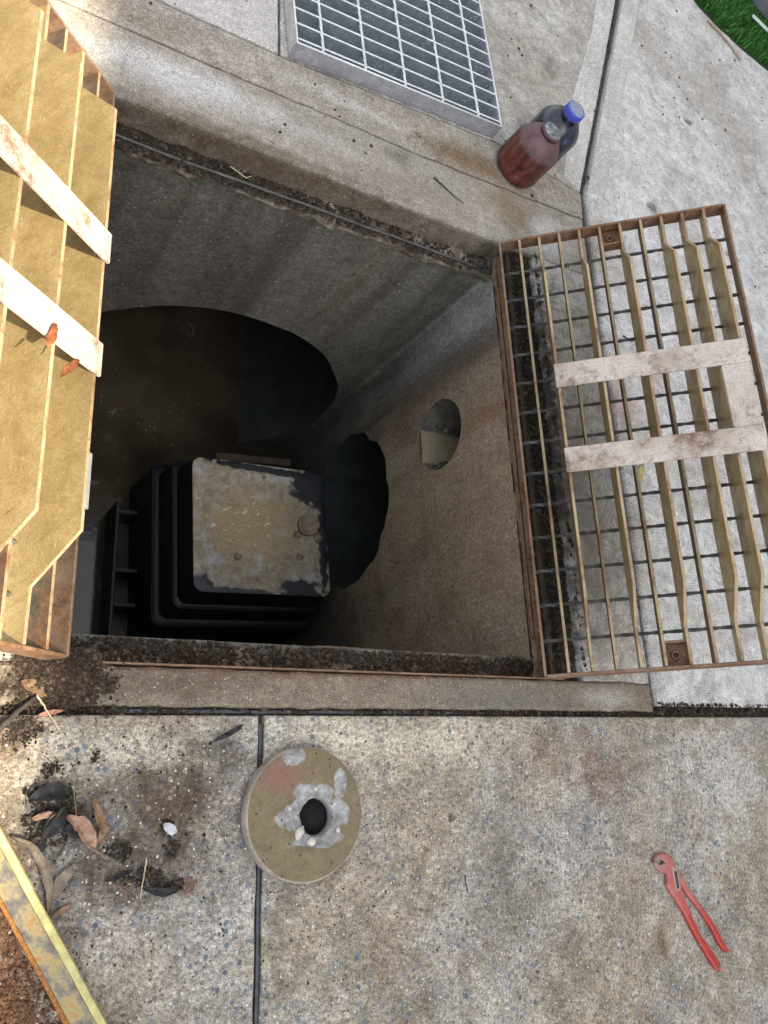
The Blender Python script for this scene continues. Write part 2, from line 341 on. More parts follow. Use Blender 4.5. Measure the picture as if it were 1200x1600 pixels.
def prism(name, poly, z0, z1, mat, parent=None, edge=.004, step=.02, jit=.0015, smooth=False):
    """a slab or plate: outline with slightly uneven, rounded arris"""
    pts = densify(poly, step) if step else list(poly)
    n = len(pts)
    A = sum(pts[i][0] * pts[(i + 1) % n][1] - pts[(i + 1) % n][0] * pts[i][1] for i in range(n))
    if A < 0: pts.reverse()
    P = []
    for x, y in pts:
        v = mnoise.noise_vector(Vector((x * 23, y * 23, z1 * 7))) * jit + mnoise.noise_vector(Vector((x * 90, y * 90, 3))) * jit * .6
        P.append((x + v.x, y + v.y))
    def inset(d):
        out = []
        for i in range(n):
            a, b, c = P[i - 1], P[i], P[(i + 1) % n]
            t1 = Vector((b[0] - a[0], b[1] - a[1])); t2 = Vector((c[0] - b[0], c[1] - b[1]))
            if t1.length < 1e-9 or t2.length < 1e-9: out.append(b); continue
            t1.normalize(); t2.normalize()
            nn = Vector((-t1.y - t2.y, t1.x + t2.x))
            if nn.length < 1e-6: out.append(b); continue
            nn.normalize(); dot = max(.35, nn.dot(Vector((-t1.y, t1.x))))
            out.append((b[0] + nn.x * d / dot, b[1] + nn.y * d / dot))
        return out
    r0 = P; r1 = inset(edge * .35); r2 = inset(edge)
    vs_ = [(x, y, z0) for x, y in r0] + [(x, y, z1 - edge) for x, y in r0] + [(x, y, z1 - edge * .3) for x, y in r1] + [(x, y, z1) for x, y in r2]
    fs = []
    for k in range(3):
        for i in range(n):
            j = (i + 1) % n; fs.append((k * n + i, k * n + j, (k + 1) * n + j, (k + 1) * n + i))
    fs.append(tuple(range(3 * n, 4 * n))); fs.append(tuple(reversed(range(n))))
    return mesh(name, vs_, fs, mat, parent, smooth)
def lathe(name, prof, mat, parent=None, seg=40, loc=None, wob=0., cap=True, sq=None):
    vs_, fs = [], []
    for k, (r, z) in enumerate(prof):
        for i in range(seg):
            a = 2 * math.pi * i / seg; rr = r
            if sq: rr = r / (abs(math.cos(a)) ** sq + abs(math.sin(a)) ** sq) ** (1 / sq)
            if wob: rr *= 1 + wob * mnoise.noise(Vector((math.cos(a) * 1.7, math.sin(a) * 1.7, z * 22)))
            vs_.append((rr * math.cos(a), rr * math.sin(a), z))
    for k in range(len(prof) - 1):
        for i in range(seg):
            j = (i + 1) % seg; fs.append((k * seg + i, k * seg + j, (k + 1) * seg + j, (k + 1) * seg + i))
    if cap:
        fs.append(tuple(reversed(range(seg)))); fs.append(tuple((len(prof) - 1) * seg + i for i in range(seg)))
    return mesh(name, vs_, fs, mat, parent, True, loc)
def tubev(path, r, seg=7):
    vs_, fs = [], []; n = len(path); path = [Vector(p) for p in path]
    rr = r if isinstance(r, (list, tuple)) else [r] * n
    for i, p in enumerate(path):
        t = (path[min(i + 1, n - 1)] - path[max(i - 1, 0)]).normalized()
        u = t.cross(Vector((0, 0, 1)));  u = u.normalized() if u.length > 1e-4 else Vector((1, 0, 0)); w = t.cross(u)
        for k in range(seg):
            a = 2 * math.pi * k / seg; vs_.append(p + (u * math.cos(a) + w * math.sin(a)) * rr[i])
    for i in range(n - 1):
        for k in range(seg):
            j = (k + 1) % seg; fs.append((i * seg + k, i * seg + j, (i + 1) * seg + j, (i + 1) * seg + k))
    fs.append(tuple(reversed(range(seg)))); fs.append(tuple((n - 1) * seg + k for k in range(seg)))
    return vs_, fs
def tube(name, path, r, mat, parent=None, seg=7, loc=None):
    v, f = tubev(path, r, seg); return mesh(name, v, f, mat, parent, True, loc)

_b = bmesh.new(); bmesh.ops.create_icosphere(_b, subdivisions=1, radius=1)
ICO_V = np.array([v.co[:] for v in _b.verts]); ICO_F = np.array([[v.index for v in f.verts] for f in _b.faces]); _b.free()
def clumps(name, pts, smin, smax, mat, parent=None, flat=.6, power=2.5, kind='stuff'):
    """many small crumbs of soil or grit joined as one mass"""
    V, F = [], []; base = 0
    for p in pts:
        s = smin + (smax - smin) * nrg.random() ** power
        sh = np.array([1, .6 + .6 * nrg.random(), flat * (.6 + .6 * nrg.random())])
        q = nrg.random()
        if q < .10: sh = np.array([3.2, .22, .22])                 # bits of stalk
        elif q < .2: sh = np.array([1.6, 1.0, .22])                # leaf crumbs
        v = ICO_V * (1 + nrg.normal(0, .25, (len(ICO_V), 1))) * sh * s
        a = nrg.random() * 6.28; c, sn = math.cos(a), math.sin(a)
        v = v @ np.array([[c, sn, 0], [-sn, c, 0], [0, 0, 1]])
        V.append(v + np.array([p[0], p[1], p[2] + s * flat * .35])); F.append(ICO_F + base); base += len(ICO_V)
    V = np.concatenate(V); F = np.concatenate(F)
    me = bpy.data.meshes.new(name); me.from_pydata(V.tolist(), [], F.tolist()); me.materials.append(mat)
    o = link(bpy.data.objects.new(name, me), parent)
    if kind: o['kind'] = kind
    return o
def scatter(n, x0, x1, y0, y1, z, f=None):
    out = []
    while len(out) < n:
        x = x0 + (x1 - x0) * nrg.random(); y = y0 + (y1 - y0) * nrg.random()
        if f and nrg.random() > f(x, y): continue
        out.append((x, y, z(x, y) if callable(z) else z))
    return out
def nz(x, y, s=20): return mnoise.noise(Vector((x * s, y * s, 0)))

# ------------------------------------------------------------------ ground and slabs
hx0, hx1, hy0, hy1 = .15, 1.40, .165, 1.43
B = 80
gv = [(-B, -B, -.018), (B, -B, -.018), (B, B, -.018), (-B, B, -.018), (hx0, hy0, -.018), (hx1, hy0, -.018), (hx1, hy1, -.018), (hx0, hy1, -.018)]
struct(mesh('ground', gv, [(0, 1, 5, 4), (1, 2, 6, 5), (2, 3, 7, 6), (3, 0, 4, 7)], EARTH))
def slab(name, poly, mat, z0=-.1, z1=0., **k): return struct(prism(name, poly, z0, z1, mat, **k))
slab('slab_front_left', [(-7, -7), (.5665, -7), (.570, -.35), (.5755, .124), (-7, .124)], AGG, jit=.0022)
slab('slab_front_right', [(.5785, -7), (9, -7), (9, .124), (.5875, .124), (.582, -.35)], AGG, jit=.0022)
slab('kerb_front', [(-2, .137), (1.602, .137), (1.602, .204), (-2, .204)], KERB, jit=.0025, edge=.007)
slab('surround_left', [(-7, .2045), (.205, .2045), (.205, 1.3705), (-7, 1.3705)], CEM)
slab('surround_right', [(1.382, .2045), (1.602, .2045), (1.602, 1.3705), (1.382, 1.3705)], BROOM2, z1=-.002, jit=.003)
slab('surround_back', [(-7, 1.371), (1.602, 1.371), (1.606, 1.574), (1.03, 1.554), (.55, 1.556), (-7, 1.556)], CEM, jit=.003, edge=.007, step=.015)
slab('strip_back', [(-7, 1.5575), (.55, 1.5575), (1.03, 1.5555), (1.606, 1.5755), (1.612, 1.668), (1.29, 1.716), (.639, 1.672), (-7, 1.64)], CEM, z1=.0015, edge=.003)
slab('slab_back_left', [(-7, 1.648), (.615, 1.682), (.60, 4), (.6, 9), (-7, 9)], PALE)
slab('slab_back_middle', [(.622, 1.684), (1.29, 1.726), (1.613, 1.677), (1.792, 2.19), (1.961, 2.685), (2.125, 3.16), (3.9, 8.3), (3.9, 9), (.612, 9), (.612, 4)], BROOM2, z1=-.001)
GE = [(7.5, 2.5), (4.5, 2.68), (3.5, 2.775), (2.926, 2.858), (2.75, 2.885), (2.6, 2.925), (2.5, 2.97), (2.42, 3.03), (2.35, 3.13), (2.30, 3.3), (2.28, 3.6)]
slab('slab_right', [(1.618, .150), (9, .150), (9, 2.5)] + GE + [(2.305, 3.62), (1.992, 2.69), (1.637, 1.68), (1.626, 1.2)], BROOM, edge=.009, jit=.0025)
# trowelled margins either side of the deep joint, a hair proud of the broomed field
slab('trowelled_margin', [(1.642, 1.69), (1.722, 1.70), (2.105, 2.77), (2.32, 3.38), (2.25, 3.40), (1.998, 2.70)], SMOOTHB, z0=-.012, z1=.0035, edge=.006, jit=.002)
slab('trowelled_border', [(1.545, 1.705), (1.610, 1.684), (1.958, 2.69), (2.10, 3.10), (2.0, 3.12), (1.792, 2.43), (1.640, 2.06)], SMOOTHB, z0=-.01, z1=.003, edge=.0025, jit=.001)
FILL = mat_simple('rubber_joint_filler', (.018, .020, .024), (.075, .085, .098), 40, .6)
struct(prism('joint_filler', [(.572, -.6), (.578, -.6), (.583, .110), (.577, .110)], -.02, -.0045, FILL, jit=.0012, edge=.001))
struct(prism('joint_filler_strip', [(.30, .1275), (1.0, .1275), (1.0, .1335), (.30, .1335)], -.02, -.007, FILL, jit=.001, edge=.001))

# artificial turf
TURFB = mat_simple('turf_backing', (.012, .03, .008), (.02, .05, .012), 60, .95)
tp = [(9, 2.38)] + [(7.5, 2.50)] + [(x + .004, y + .012) for x, y in GE[1:]] + [(2.3, 6), (9, 6)]
struct(prism('turf_bed', tp, -.05, -.004, TURFB, step=0, edge=.003, jit=0))
def turf():
    N = 26000
    xs = 2.3 + 1.7 * nrg.random(N * 3); ys = 2.6 + 1.7 * nrg.random(N * 3)
    gx = np.array([p[0] for p in GE[::-1]]); gy = np.array([p[1] for p in GE[::-1]])
    edge = np.interp(xs, gx, gy)
    ok = (ys > edge + .018) & (ys - edge < 1.0)
    xs, ys = xs[ok][:N], ys[ok][:N]; n = len(xs)
    a = nrg.random(n) * 6.28; h = .022 + .02 * nrg.random(n); w = .0022 + .0016 * nrg.random(n)
    lx = nrg.normal(0, .012, n); ly = nrg.normal(0, .012, n)
    cx, cy = np.cos(a) * w, np.sin(a) * w
    z0 = np.full(n, -.004)
    V = np.stack([np.stack([xs - cx, ys - cy, z0], 1), np.stack([xs + cx, ys + cy, z0], 1),
                  np.stack([xs + lx * .5 + cx * .8, ys + ly * .5 + cy * .8, h * .6], 1), np.stack([xs + lx * .5 - cx * .8, ys + ly * .5 - cy * .8, h * .6], 1),
                  np.stack([xs + lx, ys + ly, h], 1)], 1).reshape(-1, 3)
    i = np.arange(n)[:, None] * 5
    F = [tuple(q) for q in (i + np.array([0, 1, 2, 3])).tolist()] + [tuple(q) for q in (i + np.array([3, 2, 4])).tolist()]
    me = bpy.data.meshes.new('artificial_turf'); me.from_pydata(V.tolist(), [], F)
    m = MT('turf_blade'); rnd = m.n('ShaderNodeNewGeometry').outputs['Random Per Island']
    me.materials.append(m.done(m.ramp(rnd, [(0, (.018, .075, .012)), (.5, (.03, .13, .018)), (1, (.075, .21, .03))]), .6))
    o = link(bpy.data.objects.new('artificial_turf', me)); o['kind'] = 'stuff'
    o['label'] = 'bright green artificial turf beyond the pale concrete'; o['category'] = 'turf'
turf()

# unseen wall added out of view on the right to shade the pit
BW = mat_simple('shade_wall_render', (.42, .40, .37), (.52, .50, .46), 4, .9)
EDGE_AZ = R(0)                            # wall top runs along the pit; its shadow stops short of the left leaf
bdir = Vector((math.cos(EDGE_AZ), math.sin(EDGE_AZ), 0)); bperp = Vector((-bdir.y, bdir.x, 0))
D_B = 4.0; foot = Vector((.186, 0, 0)) + bdir * D_B; hB = D_B * SD.z / SD.dot(bdir)
bl = []
for a, b in ((-22, 0), (12, 0), (12, .3), (-22, .3)): q = foot + bperp * a + bdir * b; bl.append((q.x, q.y))
struct(prism('added_shade_wall', bl, -.1, hB, BW, step=0, jit=0, edge=.01))

# ------------------------------------------------------------------ the pit
PX0, PX1, PY0, PY1, ZL, ZF = .20, 1.300, .2665, 1.327, -.085, -1.72
def wall_face(name, axis, const, rect, holes, mat, jag=()):
    bm = bmesh.new(); edges = []
    def loop(pts):
        vs_ = [bm.verts.new((const, a, b) if axis == 'x' else (a, const, b)) for a, b in pts]
        for i in range(len(vs_)): edges.append(bm.edges.new((vs_[i], vs_[(i + 1) % len(vs_)])))
    a0, a1, b0, b1 = rect
    loop(densify([(a0, b0), (a1, b0), (a1, b1), (a0, b1)], .06))
    for pts in holes: loop(pts)
    bmesh.ops.triangle_fill(bm, use_beauty=True, use_dissolve=False, edges=edges)
    return struct(frombm(name, bm, mat))
def circ(c, d, r, n=72, j=0.):
    out = []
    for i in range(n):
        a = 2 * math.pi * i / n; rr = r * (1 + j * (mnoise.noise(Vector((math.cos(a) * 4, math.sin(a) * 4, c))) + .6 * mnoise.noise(Vector((math.cos(a) * 15, math.sin(a) * 15, c)))))
        out.append((c + rr * math.cos(a), d + rr * math.sin(a)))
    return out
big = circ(.78, -1.085, .50, 96, .012); low = circ(.905, -.94, .268, 72, .045); small = circ(.965, -.38, .106, 56, .006)
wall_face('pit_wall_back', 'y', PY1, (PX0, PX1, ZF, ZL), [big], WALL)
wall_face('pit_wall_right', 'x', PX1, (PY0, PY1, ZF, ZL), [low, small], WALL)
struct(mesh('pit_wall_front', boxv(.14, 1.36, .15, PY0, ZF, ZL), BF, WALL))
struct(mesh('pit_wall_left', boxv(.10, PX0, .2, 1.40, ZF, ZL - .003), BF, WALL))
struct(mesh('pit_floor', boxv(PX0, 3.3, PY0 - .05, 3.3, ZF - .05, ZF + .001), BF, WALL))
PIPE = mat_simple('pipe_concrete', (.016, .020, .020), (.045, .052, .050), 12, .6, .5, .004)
PIPE2 = mat_simple('small_pipe_lining', (.06, .055, .045), (.20, .185, .15), 22, .55, .6, .005)
def pipe(name, pts, axis, const, L, mat, cap=True, shrink=1.0):
    n = len(pts); vs_, fs = [], []; rings = 10
    cx = sum(p[0] for p in pts) / n; cz = sum(p[1] for p in pts) / n
    for k in range(rings + 1):
        t = const + .0005 + L * k / rings; s = 1 if k == 0 else shrink
        for a, b in pts:
            a2, b2 = cx + (a - cx) * s, cz + (b - cz) * s
            vs_.append((t, a2, b2) if axis == 'x' else (a2, t, b2))
    for k in range(rings):
        for i in range(n):
            j = (i + 1) % n; fs.append((k * n + i, k * n + j, (k + 1) * n + j, (k + 1) * n + i))
    if cap: fs.append(tuple(rings * n + i for i in range(n)))
    return struct(mesh(name, vs_, fs, mat, None, True))
pipe('pipe_large', big, 'y', PY1, 1.8, PIPE)
pipe('pipe_side', low, 'x', PX1, .9, PIPE)
pipe('pipe_small', small, 'x', PX1, .55, PIPE2)

def water_mat():
    m = MT('muddy_water')
    n1 = m.noise(4, 5, .6); n2 = m.noise(38, 5, .7); n3 = m.noise(14, 5, .65, 1.5)
    base = m.ramp(n1, [(.35, (.028, .023, .016)), (.65, (.062, .050, .033))])
    scum = m.ma('MULTIPLY', m.mr(n3, .56, .70), m.mr(n1, .42, .62))
    base = m.mix(m.ma('MULTIPLY', scum, .55), base, (.12, .105, .08))
    v = m.voro(70); c = m.n('ShaderNodeSeparateColor', None, {0: v.outputs['Color']})
    sp = m.ma('MULTIPLY', m.ma('MULTIPLY', m.ma('GREATER_THAN', c.outputs[0], .90), m.mr(v.outputs['Distance'], .24, .08)), m.mr(n1, .45, .6))
    base = m.mix(sp, base, (.30, .27, .22))
    return m.done(base, m.mr(scum, 0, 1, .06, .4), m.bump(m.ma('ADD', n3, m.ma('MULTIPLY', n2, .2)), .12, .006), spec=.5)
WZ = -1.47
nx = 60
struct(mesh('water', [(PX0, PY0 - .02, WZ), (3.2, PY0 - .02, WZ), (3.2, 3.2, WZ), (PX0, 3.2, WZ)], [(0, 1, 2, 3)], water_mat()))
MUDW = mat_simple('tan_runoff_water', (.25, .205, .13), (.33, .28, .19), 12, .12, .1, .001, spec=.6)
# trickle lying in the small pipe, spilling to its lip
tv, tf = [], []
for k in range(9):
    x = PX1 - .004 + .5 * k / 8
    for s in (-1, -.5, 0, .5, 1): tv.append((x,   .962 + s * (.055 + .004 * nz(x, s, 9)), -.470 + .0015 * (1 - s * s)))
for k in range(8):
    for s in range(4): i = k * 5 + s; tf.append((i, i + 1, i + 6, i + 5))
struct(mesh('runoff_water', tv, tf, MUDW, None, True))

o = clumps('pipe_gravel', [(PX1 + .02 + .4 * nrg.random(), .965 + sg * (.055 + .03 * nrg.random()), -.47 + .03 * nrg.random()) for sg in (-1, 1) for _ in range(160)], .003, .011,
           mat_soil('pipe_gravel_stone', (.03, .027, .022), (.09, .08, .065), (.22, .2, .165)))
o['label'] = 'dirty gravel lying in the small wall pipe'; o['category'] = 'gravel'
# crumbling seats round the opening, where the grate leaves rest when shut
def seat(name, axis, along, front, back, z, mat, jit=.007, proud=.0, dropz=.05):
    n = int(abs(along[1] - along[0]) / .008); vs_, fs = [], []
    prof = [(0, -dropz), (0, -.012), (.08, -.002), (.35, .0), (.7, .002), (1.05, .003)]
    m_ = len(prof)
    for i in range(n + 1):
        a = along[0] + (along[1] - along[0]) * i / n
        for k, (t, dz) in enumerate(prof):
            c = front + (back - front) * t; w = 1 if k < 3 else .3
            jv = mnoise.noise_vector(Vector((a * 16, k * .35, front * 9))) * jit + mnoise.noise_vector(Vector((a * 60, k * .7, front * 9))) * jit * .5
            lo = mnoise.noise(Vector((a * 5, .3, front * 9))) * jit * .8
            if k == 0: c = front + (back - front) * .16; zz = z - dropz * (.5 + .45 * mnoise.noise(Vector((a * 9, 2.2, front))) + .35 * mnoise.noise(Vector((a * 40, 1.2, front))))
            else: c += jv.x * w + lo * w * (1 if back > front else -1); zz = z + dz + jv.z * .7
            vs_.append((a, c, zz) if axis == 'x' else (c, a, zz))
    for i in range(n):
        for k in range(m_ - 1): q = i * m_ + k; fs.append((q, q + 1, q + m_ + 1, q + m_))
    return struct(mesh(name, vs_, fs, mat))
SEAT = mat_simple('seat_concrete', (.055, .040, .028), (.15, .12, .09), 26, .9, .7, .005, c2=(.34, .31, .27))
SEATR = mat_simple('rust_stained_seat', (.075, .045, .028), (.20, .135, .085), 24, .9, .6, .004, c2=(.33, .28, .22))
seat('seat_back', 'x', (.17, 1.345), PY1 - .010, 1.373, ZL, SEAT, .012)
seat('seat_front', 'x', (.17, 1.345), PY0 + .003, .200, ZL, SEATR, .004)
seat('seat_right', 'y', (.20, 1.372), PX1 - .008, 1.384, -.060, SEATR, .010)
struct(mesh('packed_earth', boxv(1.306, 1.384, .206, 1.37, -.2, -.026), BF, EARTH))
# steel seat angle along the right edge
sa = empty('seat_angle', (1.28, .21, -.03))
tag(sa, 'rusty steel seat angle along the right edge of the pit, beneath the grate hinge', 'steel angle')
bevbox('upright_flange', .008, .013, 0, 1.15, -.018, .004, RUSTY, sa, .001)
bevbox('flat_flange', .0135, .060, 0, 1.15, -.018, -.013, RUSTY, sa, .001)
bevbox('edge_strip', .0035, .0072, .1, 1.05, -.030, -.020, RUSTY, sa, .001)
# rod lying on the back seat and steel edge strip on the front kerb
pth = [(.19 + 1.08 * t, 1.334 + .004 * nz(t, .3, 5), -.077 + .004 * nz(t, .9, 6)) for t in [i / 40 for i in range(41)]]
tag(tube('steel_rod', pth, .0040, ROD, None, 8), 'thin grey steel rod lying along the dirty back ledge of the pit', 'rod')
tag(bevbox('edge_trim', .30, 1.32, .2050, .2085, -.06, .002, RUSTY, None, .0008), 'thin rusty steel trim along the inner edge of the front kerb', 'steel trim')

SOILD = mat_soil('dark_soil', (.010, .008, .006), (.028, .021, .015), (.065, .048, .034))
SOILB = mat_soil('brown_soil', (.018, .012, .008), (.045, .030, .020), (.095, .066, .045))
SOILR = mat_soil('rust_soil', (.028, .013, .007), (.070, .033, .017), (.13, .07, .038))
def soil(name, label, *a, **k):
    o = clumps(name, *a, **k); o['label'] = label; o['category'] = 'soil'; return o
soil('front_ledge_soil', 'crumbly dark soil on the front ledge of the pit', scatter(7000, .24, 1.32, .206, .262, lambda x, y: -.082 + .006 * max(0, nz(x, y, 25)),
     lambda x, y: min(1, .25 + .9 * max(0, nz(x, y * 2, 7) + .35) + max(0, .5 - x))), .0009, .0042, SOILB, flat=.75)
soil('back_ledge_soil', 'dark soil and grit on the back ledge of the pit', scatter(6500, .18, 1.30, 1.312, 1.370, lambda x, y: -.082 + .012 * max(0, nz(x, y, 18)),
     lambda x, y: min(1, max(.05, 1.0 - x * .75 + .5 * nz(x, y, 9)))), .001, .0055, SOILD)
soil('right_ledge_soil', 'black soil packed along the right edge of the pit under the grate', scatter(9000, 1.298, 1.398, .215, 1.372, lambda x, y: (-.05 + (x - 1.298) * 1.1 if x < 1.33 else -.022 if x < 1.382 else 0.) + .008 * max(0, nz(x, y, 22)),
     lambda x, y: 1 if x < 1.375 + .012 * nz(x, y, 16) else max(0, .35 - (x - 1.375) * 16 + .3 * nz(x, y, 30))), .0012, .0068, SOILD)
soil('hinge_soil', 'rust brown soil lodged between the right hinge and the pit edge', scatter(1200, 1.285, 1.35, .215, 1.0, -.035, lambda x, y: max(0, nz(x, y, 12) + .3)), .001, .005, SOILR)
def pile(x, y): return .016 * max(0, 1 - ((x - .238) / .062) ** 2 - ((y - .182) / .045) ** 2)
soil('corner_soil_heap', 'heap of brown soil on the kerb at the left corner of the pit', scatter(7500, .15, .335, .118, .228, lambda x, y: pile(x, y),
     lambda x, y: min(1, max(.03, 1.0 - .75 * ((x - .238) / .07) ** 2 - .8 * ((y - .185) / .05) ** 2 + .9 * nz(x, y, 30)))), .0008, .0038, SOILB)
soil('joint_soil', 'dark soil packed into the joint in front of the kerb', scatter(3800, .10, 2.3, .1245, .1365, lambda x, y: -.014 + .008 * nrg.random(), lambda x, y: max(.1, .5 + nz(x, y, 6)) + (x > 1.45)), .0016, .0055, SOILD)
soil('deep_joint_soil', 'dark grit in the long joint of the pale paving', [(1.610 + .006 * nrg.random() - .003, .15 + 1.53 * t, -.014) for t in nrg.random(900)] +
     [(1.618 + .348 * t * 1.3 + nrg.normal(0, .004), 1.68 + 1.0 * t * 1.3, -.014) for t in nrg.random(900)], .0016, .006, SOILD)
soil('right_joint_soil', 'damp soil spilled at the kerb end beside the pale right slab', scatter(900, 1.58, 2.2, .134, .158, lambda x, y: 0. if y > .15 else -.01, lambda x, y: max(.0, 1 - (y - .134) * 30 + .5 * nz(x, y, 18))), .0014, .006, SOILD)

def litter_d(x, y):
    d = 0
    for cx, cy, rx_, ry_ in ((.245, -.02, .045, .045), (.346, -.083, .02, .018), (.385, -.122, .035, .016), (.425, -.135, .03, .012), (.429, -.084, .02, .014), (.42, -.055, .014, .018), (.24, .04, .018, .014), (.21, .015, .012, .01), (.19, .10, .03, .03), (.27, .045, .01, .01), (.30, .06, .008, .012)):
        d = max(d, 1.1 - ((x - cx) / rx_) ** 2 - ((y - cy) / ry_) ** 2)
    return max(.006, min(1, .75 * d + .9 * nz(x, y, 55) * (d > 0)))
soil('leaf_litter', 'dark wet crumbs of leaf litter on the front slab left of the concrete core', scatter(3600, .16, .52, -.24, .12, .0005, litter_d), .0006, .0030, SOILD)
soil('rust_litter', 'rust coloured dirt on the ground beside the yellow steel bar', scatter(5500, .10, .34, -.42, -.05, .0005, lambda x, y: max(0, min(1, .9 + 1.2 * nz(x, y, 14))) if x < .175 + (-.03 - y) * .62 - .035 else 0), .0008, .0035, SOILR)
soil('scattered_grit', 'tiny pebbles and crumbs scattered over the front paving', scatter(1500, .2, 2.1, -.7, .12, .0003, lambda x, y: max(.1, .6 - .3 * x)), .0005, .0022, SOILB)
soil('back_grit', 'tiny dark crumbs scattered over the pale paving behind the pit', scatter(500, .3, 3.0, 1.38, 2.9, .001, lambda x, y: .5 + .5 * nz(x, y, 5)), .0012, .005, SOILB)

# ------------------------------------------------------------------ hinged grate leaves
LV, PITCH, DB, DEEP = 1.12, .0505, .040, .080
TH = R(43.5)
def bar_mesh(name, u, deep, mat, parent, t=.0064, v0=.004, v1=LV - .004):
    if deep: prof = [(v0, -DB), (v1, -DB), (v1, 0), (LV - .088, 0), (LV - .165, DEEP), (.165, DEEP), (.088, 0), (v0, 0)]
    else: prof = [(v0, -DB), (v1, -DB), (v1, 0), (v0, 0)]
    bm = bmesh.new(); n = len(prof)
    A = [bm.verts.new((u - t / 2, v, w)) for v, w in prof]; Bv = [bm.verts.new((u + t / 2, v, w)) for v, w in prof]
    bm.faces.new(A); bm.faces.new(list(reversed(Bv)))
    for i in range(n): j = (i + 1) % n; bm.faces.new((A[i], Bv[i], Bv[j], A[j]))
    bmesh.ops.bevel(bm, geom=bm.edges[:], offset=.0006, segments=1, affect='EDGES')
    o = frombm(name, bm, mat, parent)
    o.data.materials.append(EDGEM)
    for p in o.data.polygons:
        if abs(p.normal.x) < .9: p.material_index = 1                # rolled edges keep their rust
    return o
def make_leaf():
    root = empty('grate_leaf')
    W = 11 * PITCH
    bevbox('frame_bar', -.003, .003, 0, LV, -DB, 0, RUSTY, root, .0008)
    bevbox('frame_bar', W - .003, W + .003, 0, LV, -DB, 0, RUSTY, root, .0008)
    bevbox('frame_bar', .0032, W - .0032, -.003, .003, -DB, -.0004, RUSTY, root, .0008)
    bevbox('frame_bar', .0032, W - .0032, LV - .003, LV + .003, -DB, -.0004, RUSTY, root, .0008)
    for k in range(1, 11):
        dp = k in (2, 4, 6, 8, 9, 10)
        bar_mesh('deep_bar' if dp else 'bearing_bar', k * PITCH, dp, GALV_TAN if dp else BAR, root)
    for i in range(13):
        v = LV * (i + 1) / 14
        # twisted square rod
        vs_, fs = [], []; n = 70; s = .0044
        for k in range(n + 1):
            u = .003 + (W - .006) * k / n; a = k * .35
            for q in range(4): b = a + q * math.pi / 2; vs_.append((u, v + s * math.cos(b), -DB + .007 + s * math.sin(b)))
        for k in range(n):
            for q in range(4): j = (q + 1) % 4; fs.append((k * 4 + q, k * 4 + j, (k + 1) * 4 + j, (k + 1) * 4 + q))
        mesh('cross_rod', vs_, fs, ROD, root)
    for v0, v1 in ((.430, .488), (.640, .699)):
        bevbox('strap', .094, .513, v0, v1, DEEP + .0004, DEEP + .007, STRAP, root, .0012)
    bevbox('strap_link', .453, .5125, .4885, .6395, DEEP + .0006, DEEP + .0066, STRAP, root, .0012)
    # lifting plates at both ends, each with a drilled boss
    for e in (0, 1):
        v0, v1 = ((.004, .052) if e == 0 else (LV - .052, LV - .004)); vc = (v0 + v1) / 2
        pl = bevbox('lifting_plate', 5 * PITCH + .003, 6 * PITCH - .003, v0, v1, -.034, -.028, RUSTY, root, .001)
        bevbox('plate_web', 5 * PITCH + .003, 6 * PITCH - .003, (v1 + .0004 if e == 0 else v0 - .0054), (v1 + .0054 if e == 0 else v0 - .0004), -.036, -.006, RUSTY, root, .0008)
        ring = lathe('boss', [(.0055, .001), (.0055, .006), (.0095, .006), (.0105, .004), (.0105, .001)], RUSTY, pl, 20, (5.5 * PITCH, vc, -.0285), cap=False)
        lathe('bolt_hole', [(.0001, .0012), (.0052, .0012), (.0052, .0016), (.0001, .0016)], EARTH, pl, 16, (5.5 * PITCH, vc, -.0285), cap=False)
    return root
leaf = make_leaf()
leaf.location = (1.221, .205, .045); leaf.rotation_euler = (0, -TH, 0)
tag(leaf, 'open grate leaf tilted up over the pale slab right of the pit, tan deep bars', 'grate', 'hinged pit grate leaves')
leaf2 = leaf.copy(); COL.objects.link(leaf2)
leaf2.location = (.239, .207 + LV, .045); leaf2.rotation_euler = (0, -TH, math.pi)
tag(leaf2, 'sunlit yellow grate leaf tilted up along the left side of the pit', 'grate', 'hinged pit grate leaves')
for ch in list(leaf.children):
    c = ch.copy(); COL.objects.link(c); c.parent = leaf2
    for g in ch.children: d = g.copy(); COL.objects.link(d); d.parent = c
bevbox('hinge_tab', -.016, -.0035, .775, .875, -.03, .004, GALV_W, leaf2, .001)

